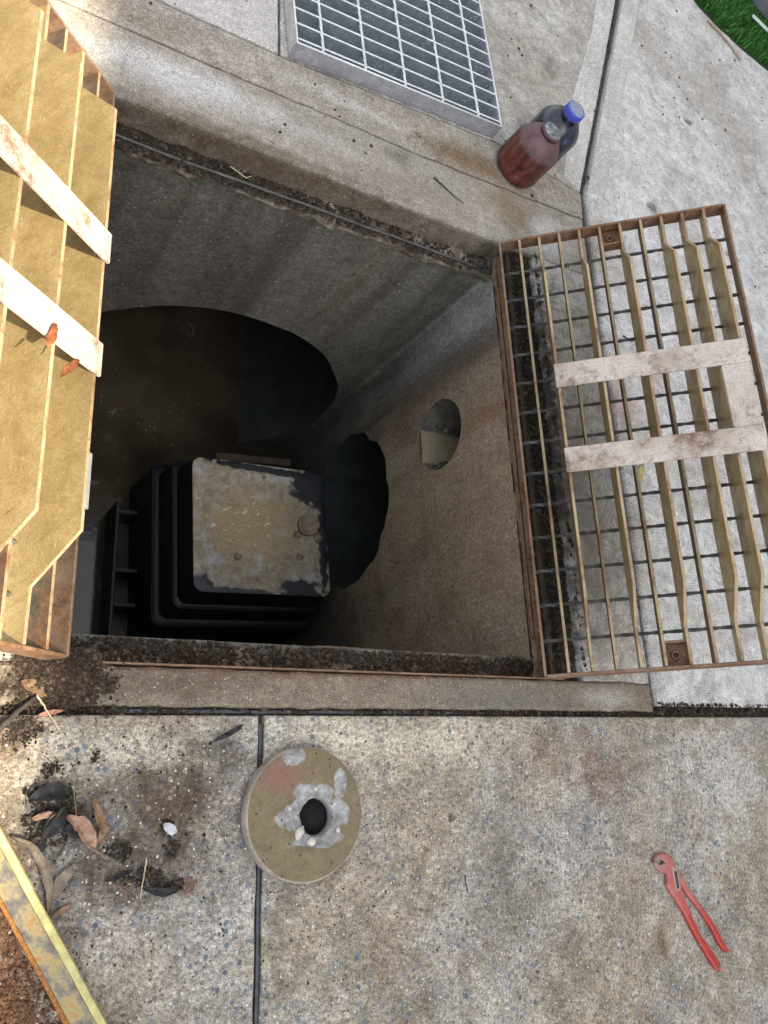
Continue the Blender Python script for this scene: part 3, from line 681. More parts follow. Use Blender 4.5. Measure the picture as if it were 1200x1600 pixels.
# ------------------------------------------------------------------ galvanised drain grate behind
def drain_grate():
    root = empty('drain_grate', (.641, 1.681, .002), (0, 0, R(4.0)))
    tag(root, 'galvanised drain grate with blue grey bars behind the pit', 'grate')
    W, L, H = .636, .98, .045
    bevbox('frame_side', 0, W, 0, .005, 0, H, GALV_S, root, .001)
    bevbox('frame_side', 0, W, L - .005, L, 0, H, GALV_S, root, .001)
    m = bevbox('frame_side', 0, .005, .0052, L - .0052, 0, H, PALE, root, .001)
    bevbox('frame_side', W - .005, W, .0052, L - .0052, 0, H, GALV_S, root, .001)
    y = .016; k = 0
    while y < L - .02:
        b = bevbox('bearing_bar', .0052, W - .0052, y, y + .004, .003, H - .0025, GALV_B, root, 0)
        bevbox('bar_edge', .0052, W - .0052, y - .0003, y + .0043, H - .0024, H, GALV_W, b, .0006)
        y += .048; k += 1
    for i in range(5):
        x = .072 + .120 * i; vs_, fs = [], []; n = 120; s = .0036
        for k in range(n + 1):
            yy = .004 + (L - .008) * k / n; a = k * .5
            for q in range(4): b = a + q * math.pi / 2; vs_.append((x + s * math.cos(b), yy, H + .0002 + s * math.sin(b)))
        for k in range(n):
            for q in range(4): j = (q + 1) % 4; fs.append((k * 4 + q, k * 4 + j, (k + 1) * 4 + j, (k + 1) * 4 + q))
        mesh('cross_rod', vs_, fs, GALV_W, root)
    tube('rim_weld', [(0, 0.0025, H), (W, 0.0025, H)], .0022, GALV_W, root, 6)
    tube('rim_weld', [(.0025, 0.003, H), (.0025, L, H)], .0022, GALV_W, root, 6)
    tube('rim_weld', [(W - .0025, 0.003, H), (W - .0025, L, H)], .0022, GALV_W, root, 6)
drain_grate()

# ------------------------------------------------------------------ bottles
def bottle_mats():
    m = MT('stained_red_plastic')
    sv = m.vm('MULTIPLY', m.co, (42, 42, 9)); sk = m.noise(1.2, 5, .7, .6, sv); mid = m.noise(40, 5, .7)
    sx = m.n('ShaderNodeSeparateXYZ', None, {0: m.co})
    col = m.ramp(sk, [(.34, (.012, .005, .005)), (.44, (.065, .016, .013)), (.56, (.115, .032, .022)), (.70, (.125, .06, .038))])
    col = m.mix(m.mr(sx.outputs[2], .098, .112, 0, .75), col, m.ramp(mid, [(.3, (.05, .022, .024)), (.7, (.13, .085, .10))]))
    red = m.done(m.mix(m.mr(mid, .6, .75, 0, .5), col, (.07, .03, .025)), m.mr(mid, .3, .7, .35, .6), m.bump(m.ma('ADD', mid, sk), .6, .004), spec=.4)
    m = MT('grimy_blue_plastic'); mid = m.noise(38, 6, .75); fine = m.noise(160, 4, .7)
    col = m.ramp(mid, [(.36, (.005, .006, .010)), (.55, (.012, .017, .032)), (.66, (.05, .075, .14)), (.76, (.28, .33, .40))])
    blue = m.done(m.mix(m.mr(fine, .66, .74, 0, .6), col, (.36, .38, .40)), .22, m.bump(fine, .4, .002), spec=.6)
    m = MT('blue_cap_plastic'); fine = m.noise(120, 3)
    cap = m.done(m.ramp(fine, [(.3, (.045, .058, .36)), (.7, (.075, .10, .48))]), .4, spec=.5)
    m = MT('dull_cap_top'); fine = m.noise(90, 4)
    captop = m.done(m.ramp(fine, [(.3, (.12, .14, .24)), (.7, (.26, .29, .38))]), .35, spec=.5)
    m = MT('foil_seal'); fine = m.noise(90, 5, .7)
    foil = m.done(m.ramp(fine, [(.3, (.05, .06, .07)), (.5, (.18, .21, .23)), (.7, (.48, .53, .54))]), .3, m.bump(fine, .6, .003), metal=.5)
    return red, blue, cap, captop, foil
RED, BLU, CAP, CAPT, FOIL = bottle_mats()
rb = empty('red_bottle', (1.347, 1.648, .002), (0, 0, .4)); tag(rb, 'stained dark red plastic bottle without a cap standing beside the drain grate', 'bottle')
lathe('body', [(.054, 0), (.064, .003), (.0690, .010), (.0690, .030), (.0678, .034), (.0690, .038), (.0690, .098), (.0668, .106), (.055, .126), (.043, .140), (.034, .145), (.030, .147)], RED, rb, 48, wob=.05)
lathe('neck', [(.030, .145), (.030, .152), (.031, .153), (.031, .158), (.028, .160)], RED, rb, 32)
lathe('seal', [(.0275, .1585), (.0275, .1625), (.020, .1640), (.004, .1632)], FOIL, rb, 28, wob=.06)
bb = empty('blue_bottle', (1.452, 1.770, 0), (0, 0, .2)); tag(bb, 'grimy dark bottle with a bright blue cap behind the red bottle', 'bottle')
lathe('body', [(.054, 0), (.064, .003), (.068, .010), (.068, .092), (.066, .102), (.056, .118), (.044, .130), (.032, .136)], BLU, bb, 48, wob=.05)
lathe('neck', [(.027, .133), (.027, .146)], BLU, bb, 28)
cp = lathe('cap', [(.0295, .146), (.0300, .147), (.0300, .166), (.0285, .168), (.0275, .168)], CAP, bb, 44)
lathe('cap_top', [(.0274, .1676), (.0270, .1686), (.02, .1688), (.002, .1688)], CAPT, cp, 36)
for i in range(36):
    a = 2 * math.pi * i / 36
    mesh('cap_rib', boxv(.0298, .0306, -.0008, .0008, .149, .1645), BF, CAP, cp, rot=(0, 0, a))

# ------------------------------------------------------------------ cored concrete disc
def core_mat():
    m = MT('cored_concrete'); mid = m.noise(34, 6, .7); fine = m.noise(260, 3, .7)
    base = m.ramp(mid, [(.3, (.125, .098, .056)), (.7, (.195, .158, .098))])
    pk = m.blob((-.045, .06, .04), (.055, .035, 1), nsc=22, wob=.4)
    base = m.mix(m.ma('MULTIPLY', pk, .75), base, (.20, .105, .085))
    for c, r in (((-.020, -.004, .04), (.038, .026, 1)), ((.014, .030, .04), (.040, .020, 1)), ((.058, -.006, .04), (.026, .034, 1)), ((.066, .048, .04), (.013, .028, 1)), ((-.024, .094, .04), (.024, .016, 1)), ((.022, -.044, .04), (.050, .014, 1))):
        b = m.blob(c, r, nsc=30, wob=.7, soft=.14)
        base = m.mix(b, base, m.ramp(m.noise(60, 5, .7), [(.3, (.13, .12, .11)), (.5, (.25, .245, .24)), (.7, (.40, .425, .42))]))
    base = m.mix(.5, base, m.ramp(fine, [(.3, .34), (.5, .5), (.7, .68)]), 'OVERLAY')
    v2 = m.voro(150); c2 = m.n('ShaderNodeSeparateColor', None, {0: v2.outputs['Color']})
    dk = m.ma('MULTIPLY', m.ma('LESS_THAN', c2.outputs[0], .06), m.mr(v2.outputs['Distance'], .4, .2))
    base = m.mix(dk, base, (.05, .04, .03))
    return m.done(base, .85, m.bump(m.ma('ADD', mid, m.ma('MULTIPLY', fine, .7)), .6, .002), spec=.3)
COREM = core_mat()
COREW = mat_simple('core_side', (.15, .125, .095), (.30, .265, .22), 26, .85, .7, .003, c2=(.44, .36, .29))
def core():
    root = empty('concrete_core', (.652, -.043, .0)); tag(root, 'thick concrete disc with a round hole through it, cored from the pit wall', 'concrete core')
    N = 96; vs_, fs = [], []
    H = .030
    rings = [(.109, .001, .004), (.111, .006, .004), (.1105, H - .004, .004), (.108, H - .0008, .006)]
    rad = []
    for r, z, j in rings:
        for i in range(N):
            a = 2 * math.pi * i / N; rr = r * (1 + j * mnoise.noise(Vector((math.cos(a) * 6, math.sin(a) * 6, z * 30))))
            vs_.append((rr * math.cos(a), rr * math.sin(a), z))
    # top: rings inwards with broken recess around the hole
    tr = [.104, .096, .088, .08, .072, .064, .056, .050, .044, .038, .033]
    hx, hy = .024, -.007
    for t in tr:
        for i in range(N):
            a = 2 * math.pi * i / N; k = (t - .030) / (.109 - .030)
            cx, cy = hx * (1 - k), hy * (1 - k)
            rr = t
            if t < .034: rr = .032 * (1 + .05 * mnoise.noise(Vector((math.cos(a) * 3, math.sin(a) * 3, 1))))
            x, y = cx + rr * math.cos(a), cy + rr * math.sin(a)
            br = max(0, 1 - (t - .030) / (.022 + .022 * (mnoise.noise(Vector((math.cos(a) * 1.6, math.sin(a) * 1.6, 4.2))) + .5)))
            z = H - .007 * min(1, br * 1.6) + .0012 * mnoise.noise(Vector((x * 70, y * 70, 0))) * (1 + 3 * br)
            vs_.append((x, y, z))
    for dz in (.012, .0015):
        for i in range(N):
            a = 2 * math.pi * i / N; vs_.append((hx + .0305 * math.cos(a), hy + .0305 * math.sin(a), dz))
    nr = len(rings) + len(tr) + 2
    side, top = [], []
    for k in range(nr - 1):
        for i in range(N):
            j = (i + 1) % N; (side if k < 3 else top).append((k * N + i, k * N + j, (k + 1) * N + j, (k + 1) * N + i))
    o = mesh('core_body', vs_, side + top, COREM, root, True)
    o.data.materials.append(COREW)
    for i, p in enumerate(o.data.polygons):
        if i < len(side): p.material_index = 1
    HD = mat_simple('hole_shade_dirt', (.004, .004, .004), (.010, .009, .008), 60, .95)  # dirt floor painted near black for the shade inside the hole
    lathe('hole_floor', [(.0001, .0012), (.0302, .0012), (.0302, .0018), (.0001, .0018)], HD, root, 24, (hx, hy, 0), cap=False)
    PB = mat_simple('pale_pebble', (.38, .36, .30), (.58, .56, .50), 60, .7)
    for x, y, s, e in ((-.013, -.030, .008, 1.7), (.010, -.046, .008, 1.2), (.062, -.03, .005, 1.2), (-.03, .01, .004, 1), (.02, .040, .004, 1.3)):
        v = ICO_V * (1 + nrg.normal(0, .12, (len(ICO_V), 1))) * np.array([s * e, s, s * .7])
        mesh('pebble', v, ICO_F, PB, root, True, (x, y, H - .003), (0, 0, rng.random() * 3))
core()

# ------------------------------------------------------------------ pliers
def pliers():
    root = empty('pliers', (1.62, -.28, 0)); tag(root, 'red slip joint pliers lying open on the front paving', 'pliers')
    m = MT('worn_red_enamel'); mid = m.noise(60, 5, .7); fine = m.noise(260, 3, .7); big_ = m.n('ShaderNodeSeparateXYZ', None, {0: m.co}).outputs[1]
    col = m.mix(m.mr(big_, -.06, .03), m.ramp(mid, [(.3, (.27, .018, .015)), (.7, (.40, .034, .026))]), m.ramp(mid, [(.3, (.30, .07, .062)), (.7, (.42, .135, .12))]))
    col = m.mix(m.mr(m.noise(38, 5, .8), .55, .68, 0, .8), col, (.12, .055, .045))
    col = m.mix(m.mr(m.noise(75, 4, .8), .62, .70, 0, .7), col, (.45, .36, .33))
    col = m.mix(m.ma('MULTIPLY', m.blob((-.085, .085, .01), (.024, .018, 99), nsc=30, wob=.5), .8), col, (.26, .19, .17))
    PL_ = m.done(m.mix(m.mr(fine, .66, .74, 0, .7), col, (.20, .12, .09)), m.mr(mid, .3, .7, .35, .6), m.bump(fine, .25, .0008), spec=.5)
    JAW = mat_simple('bare_jaw_steel', (.28, .22, .20), (.55, .42, .39), 90, .45, .3, .001, .4)
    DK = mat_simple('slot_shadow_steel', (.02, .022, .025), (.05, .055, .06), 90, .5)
    A = [(-0.0673, 0.1054), (-0.0482, 0.0988), (-0.0371, 0.082), (-0.0286, 0.0696), (-0.0226, 0.0551), (-0.0236, 0.0275), (-0.0154, -0.0009), (-0.0014, -0.0365), (0.0193, -0.075), (0.0429, -0.1027), (0.0577, -0.1203), (0.0687, -0.1441), (0.061, -0.1508), (0.0506, -0.146), (0.0309, -0.119), (0.0086, -0.0872), (-0.0126, -0.051), (-0.0281, -0.0223), (-0.0447, 0.0021), (-0.0618, 0.0243), (-0.0696, 0.0387), (-0.0652, 0.0612), (-0.0634, 0.0818), (-0.067, 0.0856), (-0.0725, 0.0907), (-0.0814, 0.0926), (-0.0895, 0.089), (-0.1018, 0.0914), (-0.0885, 0.1019)]
    Bq = [(-0.0229, 0.0586), (-0.0112, 0.0471), (0.0115, 0.0148), (0.0354, -0.013), (0.0594, -0.041), (0.0738, -0.061), (0.0928, -0.0931), (0.1058, -0.1152), (0.1015, -0.1188), (0.0892, -0.1131), (0.073, -0.0929), (0.0547, -0.0588), (0.0314, -0.0287), (0.0134, -0.0084), (-0.0078, 0.0144), (-0.022, 0.0342), (-0.0335, 0.0491)]
    J = [(-0.1033, 0.0879), (-0.09, 0.0868), (-0.0839, 0.0812), (-0.0744, 0.0823), (-0.0674, 0.084), (-0.059, 0.0815), (-0.0637, 0.0611), (-0.0784, 0.0646), (-0.0914, 0.0726), (-0.0964, 0.0795)]
    S = [(-0.0486, 0.0732), (-0.0384, 0.0763), (-0.0317, 0.0727), (-0.0303, 0.0281), (-0.0379, 0.0231), (-0.0447, 0.026)]
    prism('upper_handle', A, .002, .0115, PL_, root, .0034, 0, 0)
    prism('lower_handle', Bq, .001, .0095, PL_, root, .0034, 0, 0)
    prism('lower_jaw', J, .001, .0100, PL_, root, .0022, 0, 0)
    c = (sum(p[0] for p in S) / 6, sum(p[1] for p in S) / 6)
    prism('slot_rim', S, .0110, .0121, JAW, root, .0006, 0, 0)
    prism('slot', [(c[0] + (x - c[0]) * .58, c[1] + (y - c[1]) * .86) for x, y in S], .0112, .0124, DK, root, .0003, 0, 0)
    lathe('pivot_bolt', [(.0045, .011), (.0045, .0135), (.0032, .0142), (.0002, .0142)], JAW, root, 18, (-.0395, .069, 0))
    for x, y in ((-.0985, .0895), (-.0935, .0885), (-.0885, .0875), (-.0795, .0925), (-.0755, .0915)):
        mesh('jaw_tooth', boxv(-.0012, .0012, -.0012, .0012, .002, .0112), BF, JAW, root, loc=(x, y, 0), rot=(0, 0, .6))
pliers()

# ------------------------------------------------------------------ black plastic box in the pit
def tub():
    root = empty('plastic_box', (0, 0, WZ)); tag(root, 'upturned black plastic box with a muddy top standing in the pit water', 'plastic box')
    m = MT('wet_black_plastic'); mid = m.noise(30, 5, .7)
    BLK = m.done(m.ramp(mid, [(.3, (.004, .006, .009)), (.7, (.010, .013, .017))]), m.mr(mid, .3, .7, .42, .62), m.bump(mid, .2, .002), spec=.4)
    m = MT('mud_film_on_plastic')
    n1 = m.noise(9, 6, .65); n2 = m.noise(40, 6, .75); fine = m.noise(180, 4, .7)
    mud = m.ramp(n2, [(.3, (.12, .095, .06)), (.5, (.23, .19, .13)), (.7, (.37, .33, .255))])
    mud = m.mix(m.mr(n1, .5, .65, 0, .8), mud, m.ramp(n2, [(.3, (.22, .23, .23)), (.7, (.44, .46, .46))]))
    mud = m.mix(m.ma('MULTIPLY', m.blob((.95, .80, 0), (.20, .17, 99), nsc=16, wob=.6, soft=.6), .85), mud, (.27, .20, .095))
    wr = m.ma('MULTIPLY', m.mr(m.noise(22, 5, .6, 2.5), .60, .66), m.blob((.93, .82, 0), (.20, .12, 99), nsc=10))
    mud = m.mix(m.ma('MULTIPLY', wr, .8), mud, (.62, .57, .44))
    bare = None
    for c, r in (((1.17, .98, 0), (.09, .09, 99)), ((1.13, .605, 0), (.085, .05, 99)), ((.79, .60, 0), (.05, .035, 99)), ((1.21, .80, 0), (.02, .25, 99)), ((.9, .58, 0), (.2, .02, 99)), ((1.0, 1.01, 0), (.3, .015, 99))):
        b = m.blob(c, r, nsc=30, wob=.8, soft=.3); bare = b if bare is None else m.ma('MAXIMUM', bare, b)
    bare = m.ma('MAXIMUM', bare, m.mr(m.noise(26, 5, .7), .66, .70))
    col = m.mix(bare, mud, (.012, .015, .019))
    MUD = m.done(m.mix(.5, col, m.ramp(fine, [(.3, .34), (.7, .68)]), 'OVERLAY'), m.mr(n1, .35, .6, .25, .6), m.bump(m.ma('ADD', n2, m.ma('MULTIPLY', bare, -1.)), .5, .003), spec=.5)
    rot = R(2.5); ct = (.99, .805)
    def ring(hx, hy, z, r, n=6):
        out = []
        for sx, sy, a0 in ((1, 1, 0), (-1, 1, 90), (-1, -1, 180), (1, -1, 270)):
            for k in range(n + 1):
                a = R(a0 + 90 * k / n); x = sx * (hx - r) + r * math.cos(a); y = sy * (hy - r) + r * math.sin(a)
                out.append((ct[0] + x * math.cos(rot) - y * math.sin(rot), ct[1] + x * math.sin(rot) + y * math.cos(rot), z - WZ))
        return out
    def shell(name, rings, mat, cap=True):
        vs_ = [p for r_ in rings for p in r_]; n = len(rings[0]); fs = []
        for k in range(len(rings) - 1):
            for i in range(n): j = (i + 1) % n; fs.append((k * n + i, k * n + j, (k + 1) * n + j, (k + 1) * n + i))
        if cap: fs.append(tuple((len(rings) - 1) * n + i for i in range(n)))
        return mesh(name, vs_, fs, mat, root, True)
    zt = -.955
    shell('lower_tier', [ring(.300, .290, WZ - .05, .03), ring(.292, .282, -1.215, .03), ring(.286, .276, -1.206, .028), ring(.272, .262, -1.204, .03)], BLK)
    shell('middle_tier', [ring(.268, .258, -1.21, .03), ring(.262, .250, -1.090, .028), ring(.256, .244, -1.082, .026), ring(.244, .232, -1.080, .03)], BLK)
    shell('upper_tier', [ring(.246, .234, -1.085, .03), ring(.238, .224, zt - .016, .034), ring(.234, .220, zt - .003, .032)], BLK, False)
    tp_ = shell('top_panel', [ring(.234, .220, zt - .003, .032), ring(.227, .213, zt, .03), ring(.2, .19, zt - .004, .02)], MUD)
    # piping beads along the tier edges
    for hx, hy, z in ((.290, .280, -1.206), (.259, .247, -1.082)):
        v, f = tubev(ring(hx, hy, z, .028) + ring(hx, hy, z, .028)[:1], .0022, 6); mesh('edge_bead', v, f, BLK, root, True)
    # handle rail along the left side, standing off on ribs
    x0 = .605
    bevbox('side_rail', x0, x0 + .014, .47, .965, WZ - .06 - WZ, -1.33 - WZ, BLK, root, .003)
    for y in (.48, .60, .72, .93):
        bevbox('rib', x0 + .0145, .70, y, y + .018, -.04, -1.36 - WZ, BLK, root, .003)
    m_ = mat_simple('mud_lump', (.12, .09, .06), (.28, .23, .17), 60, .7, .6, .004)
    lathe('filler_cap', [(.036, -.004), (.036, .008), (.032, .011), (.030, .008), (.012, .007), (.001, .008)], m_, tp_, 28, (1.150, .832, zt - WZ), wob=.05)
    for x, y, s in ((1.19, .795, .020), (1.115, .80, .014), (.905, .70, .012), (1.12, .72, .012)):
        v = ICO_V * (1 + nrg.normal(0, .18, (len(ICO_V), 1))) * np.array([s * 1.1, s, s * .35])
        mesh('mud_lump', v, ICO_F, m_, tp_, True, (x, y, zt - WZ - .002), (0, 0, rng.random() * 3))
    return root
tub()
WOODM = mat_simple('sodden_wood', (.022, .014, .011), (.06, .038, .028), 30, .7)
tag(prism('wood_offcut', [(.86, 1.06), (1.14, 1.085), (1.14, 1.115), (.86, 1.09)], -1.09, -1.06, WOODM, None, .004, .03, .003), 'narrow brown wood offcut lying behind the muddy black box', 'wood offcut')
PALEF = mat_simple('floating_scum', (.16, .14, .11), (.36, .33, .27), 60, .7)

# ------------------------------------------------------------------ yellow steel bar, bottom left
def steel_bar():
    m = MT('yellow_rusty_steel'); geo = m.n('ShaderNodeNewGeometry').outputs['Position']
    mid = m.noise(34, 6, .7, 0, geo); fine = m.noise(230, 4, .7, 0, geo)
    col = m.ramp(mid, [(.34, (.10, .092, .078)), (.46, (.20, .18, .14)), (.54, (.34, .27, .13)), (.66, (.32, .16, .05))])
    FACE = m.done(m.mix(m.mr(fine, .6, .7, 0, .6), col, (.09, .055, .03)), .6, m.bump(m.ma('ADD', mid, fine), .5, .0015), metal=.1)
    m = MT('yellow_paint'); mid = m.noise(40, 6, .7); fine = m.noise(260, 3, .7)
    TOPM = m.done(m.mix(m.mr(fine, .62, .7, 0, .5), m.ramp(mid, [(.3, (.22, .20, .10)), (.5, (.40, .36, .15)), (.62, (.50, .46, .20)), (.75, (.36, .36, .27))]), (.2, .16, .08)), .55, m.bump(fine, .4, .001))
    m = MT('orange_rust'); fine = m.noise(200, 4, .7)
    ORG = m.done(m.ramp(fine, [(.3, (.12, .045, .012)), (.6, (.30, .13, .03)), (.75, (.42, .22, .06))]), .85, m.bump(fine, .5, .001))
    root = empty('steel_bar', (.168, -.045, 0), (0, 0, R(-58.5)))
    tag(root, 'yellow painted steel bar with rusty face lying at the bottom left corner', 'steel bar')
    L0, L1 = -.30, .75
    def extr(name, prof, mat):
        n = len(prof); K = 40; vs_, fs = [], []
        for k in range(K + 1):
            x = L0 + (L1 - L0) * k / K
            for a, z in prof:
                vs_.append((x, a + .0012 * nz(x, a * 9, 12), z + .0010 * nz(x, z * 9 + 3, 15)))
        for k in range(K):
            for i in range(n): j = (i + 1) % n; fs.append((k * n + i, k * n + j, (k + 1) * n + j, (k + 1) * n + i))
        fs.append(tuple(range(n))); fs.append(tuple(K * n + i for i in range(n)))
        return mesh(name, vs_, fs, mat, root)
    extr('painted_edge', [(.0045, .0), (.0055, .042), (.0035, .045), (-.004, .045), (-.0065, .042), (-.004, .0)], TOPM)
    extr('rusty_face', [(-.0070, .040), (-.0070, .034), (-.027, .008), (-.032, .011)], FACE)
    extr('bottom_lip', [(-.0325, .002), (-.038, .002), (-.038, .010), (-.0325, .012)], ORG)
steel_bar()

# ------------------------------------------------------------------ leaves, twigs and small litter
def leafmat(name, c0, c1, c2):
    m = MT(name); mid = m.noise(55, 5, .7); fine = m.noise(300, 3, .6)
    spot = m.noise(120, 4, .8); geo = m.n('ShaderNodeNewGeometry').outputs['Pointiness']
    c = m.mix(m.mr(fine, .6, .72, 0, .5), m.ramp(mid, [(.3, c0), (.5, c1), (.7, c2)]), tuple(c * .4 for c in c0))
    c = m.mix(m.mr(spot, .55, .66, 0, .75), c, tuple(c * .3 for c in c0))
    return m.done(c, .6, m.bump(m.ma('ADD', mid, spot), .7, .002))
LT = leafmat('tan_leaf', (.16, .085, .048), (.29, .17, .11), (.44, .30, .22))
LB = leafmat('brown_leaf', (.10, .055, .028), (.19, .11, .055), (.28, .18, .10))
LD = leafmat('black_wet_leaf', (.005, .005, .006), (.012, .012, .014), (.035, .034, .034))
LP = leafmat('pink_leaf', (.30, .13, .085), (.42, .20, .14), (.50, .27, .19))
LG = leafmat('grey_brown_leaf', (.13, .105, .08), (.22, .18, .135), (.30, .25, .19))
LO = leafmat('orange_leaf', (.09, .026, .008), (.16, .05, .015), (.24, .095, .03))
LY = leafmat('yellow_leaf', (.34, .28, .08), (.46, .40, .14), (.55, .50, .26))
def dry_leaf(pts, w, mat, label, curl=.6, z=.002, group=None, lift=.006, name='dry_leaf', zs=None):
    """leaf blade swept along a midrib path; closed thin shell with curled edges"""
    P = [Vector((p[0], p[1], 0)) for p in pts]
    L = sum((P[i + 1] - P[i]).length for i in range(len(P) - 1)); n = 14
    def at(t):
        d = t * L
        for i in range(len(P) - 1):
            s = (P[i + 1] - P[i]).length
            if d <= s or i == len(P) - 2: return P[i] + (P[i + 1] - P[i]) * min(1.02, d / s), (P[i + 1] - P[i]).normalized()
            d -= s
    vs_, fs = [], []; m_ = 7; sd = rng.random() * 50
    for side in (1, 0):
        for k in range(n + 1):
            t = k / n; c, d = at(t); nn = Vector((-d.y, d.x, 0))
            ww = w * (math.sin(math.pi * min(1, max(.03, t * .96 + .02))) ** .7) * (1 + .35 * mnoise.noise(Vector((t * 6, sd, 0))) + .2 * mnoise.noise(Vector((t * 17, sd, 3))))
            zc = z + lift * math.sin(math.pi * t) * (.6 + .8 * mnoise.noise(Vector((t * 3, sd, 5))))
            if zs: zc += zs[0] + (zs[1] - zs[0]) * t
            for q in range(m_):
                s = (q / (m_ - 1) - .5) * 2
                p = c + nn * (ww * s * (1 - .25 * curl * abs(s)))
                zz = zc + curl * ww * s * s * .55 + .0035 * mnoise.noise(Vector((t * 8, s * 2.5, sd))) + (.0005 if side else 0)
                vs_.append((p.x, p.y, max(zz, zc - .001)))
    N = (n + 1) * m_
    for b in (0, N):
        for k in range(n):
            for q in range(m_ - 1): i = b + k * m_ + q; fs.append((i, i + 1, i + m_ + 1, i + m_))
    bd = [q for q in range(m_)] + [k * m_ + m_ - 1 for k in range(1, n + 1)] + [n * m_ + q for q in range(m_ - 2, -1, -1)] + [k * m_ for k in range(n - 1, 0, -1)]
    for i in range(len(bd)): j = (i + 1) % len(bd); fs.append((bd[i], bd[j], bd[j] + N, bd[i] + N))
    o = mesh(name, vs_, fs, mat, None, True)
    return tag(o, label, 'leaf', group)
def twig(pts, r, mat, label, z=.003, name='twig'):
    P = []
    for i in range(len(pts) - 1):
        for k in range(6):
            t = k / 6; P.append((pts[i][0] + (pts[i + 1][0] - pts[i][0]) * t + nrg.normal(0, min(r, .002) * .3), pts[i][1] + (pts[i + 1][1] - pts[i][1]) * t + nrg.normal(0, min(r, .002) * .3), z + r * .6 * nrg.random()))
    P.append((*pts[-1], z))
    return tag(tube(name, P, [r * (1.1 - .7 * i / len(P)) for i in range(len(P))], mat, None, 6), label, 'twig')
TW = mat_simple('dry_twig', (.20, .14, .08), (.36, .27, .17), 90, .8)
TWD = mat_simple('dark_twig', (.025, .02, .018), (.06, .05, .04), 90, .8)
TWR = mat_simple('reddish_twig', (.14, .06, .045), (.25, .13, .10), 90, .8)
STR = mat_simple('pale_straw', (.42, .35, .22), (.60, .52, .36), 90, .8)
dry_leaf([(.262, -.026), (.285, -.040), (.306, -.075)], .017, LT, 'large tan leaf lying in the dark litter left of the concrete core', 1.0, .008)
dry_leaf([(.298, .001), (.306, -.02), (.317, -.046), (.311, -.068)], .008, LB, 'narrow brown leaf standing on edge beside the large tan leaf', .5, .010)
dry_leaf([(.213, -.028), (.230, -.023), (.248, -.022)], .006, LT, 'short pale tan leaf left of the big tan leaf', .3, .008)
dry_leaf([(.187, -.050), (.216, -.064), (.236, -.095), (.246, -.125), (.248, -.158)], .010, LG, 'long curled grey brown leaf beside the yellow steel bar', 1.3, .004, lift=.012)
dry_leaf([(.254, -.142), (.262, -.115), (.283, -.094)], .011, LG, 'wide grey leaf lying right of the long curled leaf', .5, .002)
dry_leaf([(.254, -.162), (.268, -.156), (.280, -.148)], .005, LT, 'small light tan leaf scrap below the grey leaf near the steel bar', .3, .002)
dry_leaf([(.208, .000), (.235, .012), (.268, .006)], .016, LD, 'black wet leaf curled over the top of the litter patch', .9, .004, lift=.014)
dry_leaf([(.232, -.056), (.250, -.030), (.262, -.012)], .014, LD, 'black wet leaf in the middle of the litter patch', .6, .003)
dry_leaf([(.248, -.022), (.268, -.042), (.288, -.058)], .013, LD, 'black leaf scrap tucked under the large tan leaf', .3, .002)
dry_leaf([(.222, -.078), (.230, -.066), (.236, -.056)], .008, LD, 'small black scrap below the litter patch near the curled leaf', .3, .002)
dry_leaf([(.209, .1215), (.228, .126), (.247, .1295)], .0042, LP, 'slim pink leaf lying across the joint below the soil heap', .5, .003)
dry_leaf([(.180, .172), (.200, .165), (.226, .150)], .011, LB, 'broad brown leaf on the kerb left of the soil heap', .4, .006)
dry_leaf([(.493, .081), (.518, .092), (.546, .108)], .005, LD, 'slim dark leaf near the top of the slab joint above the concrete core', .4, .002)
dry_leaf([(.325, -.122), (.345, -.117), (.362, -.110)], .004, LD, 'slender black leaf strip left of the dark clump', .3, .002)
dry_leaf([(.385, -.138), (.415, -.146), (.445, -.141)], .007, LD, 'black leaf strip along the bottom of the dark clump', .3, .002)
dry_leaf([(.412, -.046), (.424, -.056), (.434, -.060)], .008, mat_simple('white_flake', (.40, .41, .42), (.60, .61, .62), 60, .6), 'small white flake lying in dark dirt left of the concrete core', .2, .004)
dry_leaf([(1.665, .735), (1.68, .77), (1.70, .80)], .012, LY, 'yellowish leaf on the slab under the right grate', .4, .003)
twig([(.257, -.011), (.241, -.036), (.226, -.062)], .0022, TWD, 'dark stem sloping through the black leaves', .016)
twig([(.269, -.050), (.262, -.070), (.249, -.092)], .0013, TWD, 'thin black stem below the large tan leaf', .004)
twig([(.386, -.094), (.383, -.12), (.379, -.151)], .0011, STR, 'upright pale straw on the dark clump', .008)
twig([(.341, -.126), (.362, -.142), (.384, -.164)], .0013, TWR, 'reddish twig below the dark clump')
twig([(.266, .040), (.269, .005), (.275, -.028)], .0009, TW, 'thin straw above the large tan leaf', .018)
twig([(.204, .153), (.222, .127), (.243, .098)], .0016, STR, 'pale straw crossing the pink leaf', .008)
twig([(.150, .095), (.178, .125), (.205, .150)], .0055, TWD, 'charred black stick at the left edge below the grate', .006, 'stick')
twig([(1.055, 1.495), (1.10, 1.468), (1.146, 1.448)], .0022, TWD, 'dark curved twig on the rim behind the pit', .003)
twig([(.405, -.215), (.403, -.245)], .0010, TW, 'short straw on the front slab left of the joint', .002)
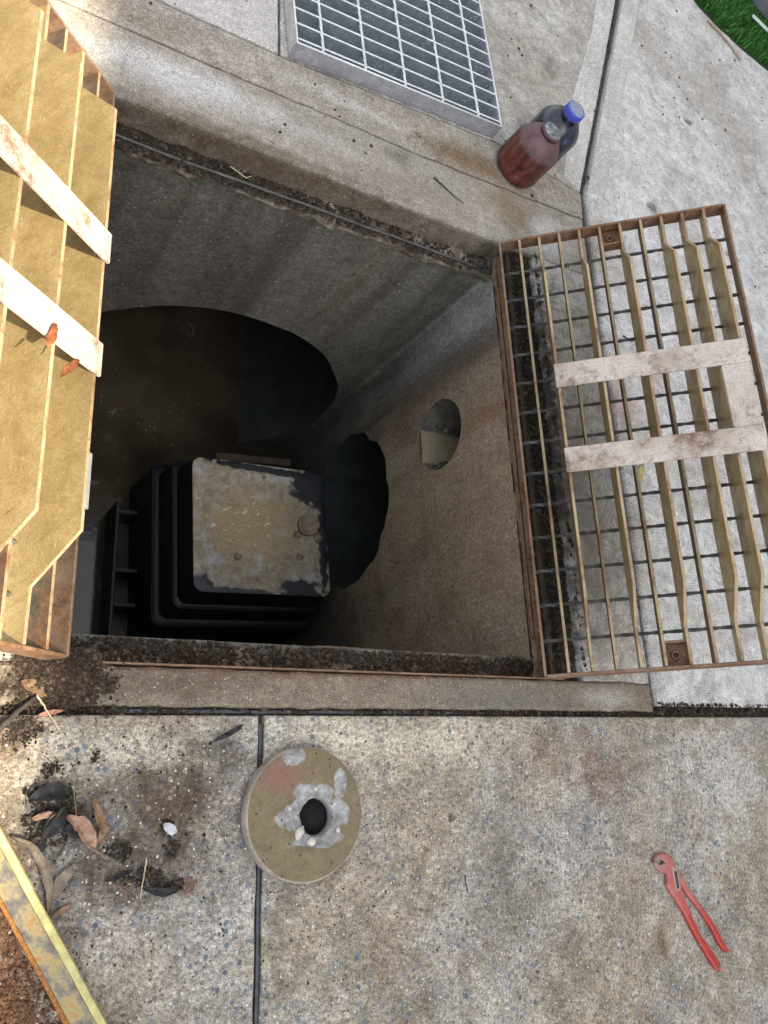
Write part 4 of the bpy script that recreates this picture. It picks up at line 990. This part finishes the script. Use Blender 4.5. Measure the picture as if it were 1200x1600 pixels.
twig([(.300, -.072), (.312, -.080), (.326, -.092)], .0012, TW, 'pale stalk at the lower end of the large tan leaf', .006)
twig([(2.53, 2.905), (2.63, 2.86), (2.70, 2.80), (2.705, 2.785)], .0042, TW, 'long brown twig on the paving along the turf edge', .004)
twig([(1.00, -.172), (1.004, -.205)], .0012, TWD, 'tiny dark twig on the middle of the front paving', .002)
twig([(.52, 1.350), (.56, 1.333), (.575, 1.345)], .0012, STR, 'pale straws on the back ledge of the pit', -.06)
twig([(1.70, 1.20), (1.735, 1.19), (1.76, 1.215)], .002, TWD, 'dark bent twig on the slab under the right grate top', .004)
# leaves caught on the left grate
dry_leaf([(.136, .606), (.141, .625), (.145, .652)], .008, LO, 'orange brown leaf stuck to the lower strap of the left grate', .3, .262, lift=.004, zs=(.006, -.002))
dry_leaf([(.160, .577), (.172, .597), (.188, .626)], .0065, LO, 'orange leaf hanging below the lower strap of the left grate', .5, .216, lift=.004, zs=(.024, .0))
twig([(.134, .604), (.128, .588)], .0012, TWD, 'leaf stalk on the lower strap of the left grate', .274)

# ------------------------------------------------------------------ planter and stick on the turf
POTM = mat_simple('grey_pot_plastic', (.10, .115, .125), (.16, .175, .185), 30, .5)
pot = empty('plant_pot', (2.985, 3.275, .02)); tag(pot, 'dark grey plant pot standing on the turf in the top right corner', 'plant pot')
lathe('body', [(.118, 0), (.126, .004), (.130, .014), (.152, .22), (.150, .22), (.128, .03)], POTM, pot, 48)
lathe('rim', [(.1525, .205), (.162, .206), (.163, .228), (.150, .229), (.1495, .215)], POTM, pot, 48, cap=False)
tube('cord', [(.135 * math.cos(a), .135 * math.sin(a), .075 + .02 * math.sin(3 * a)) for a in [R(-150 + 6 * i) for i in range(30)]], .004, GALV_W, pot, 6)
SM = mat_simple('pale_green_plastic', (.48, .58, .50), (.62, .70, .62), 40, .5)
tag(prism('plastic_stake', [(2.845, 3.098), (2.93, 3.072), (2.985, 3.050), (2.98, 3.042), (2.925, 3.055), (2.84, 3.082)], .030, .037, SM, None, .002, 0, 0), 'pale green plastic stake lying on the turf', 'stake')
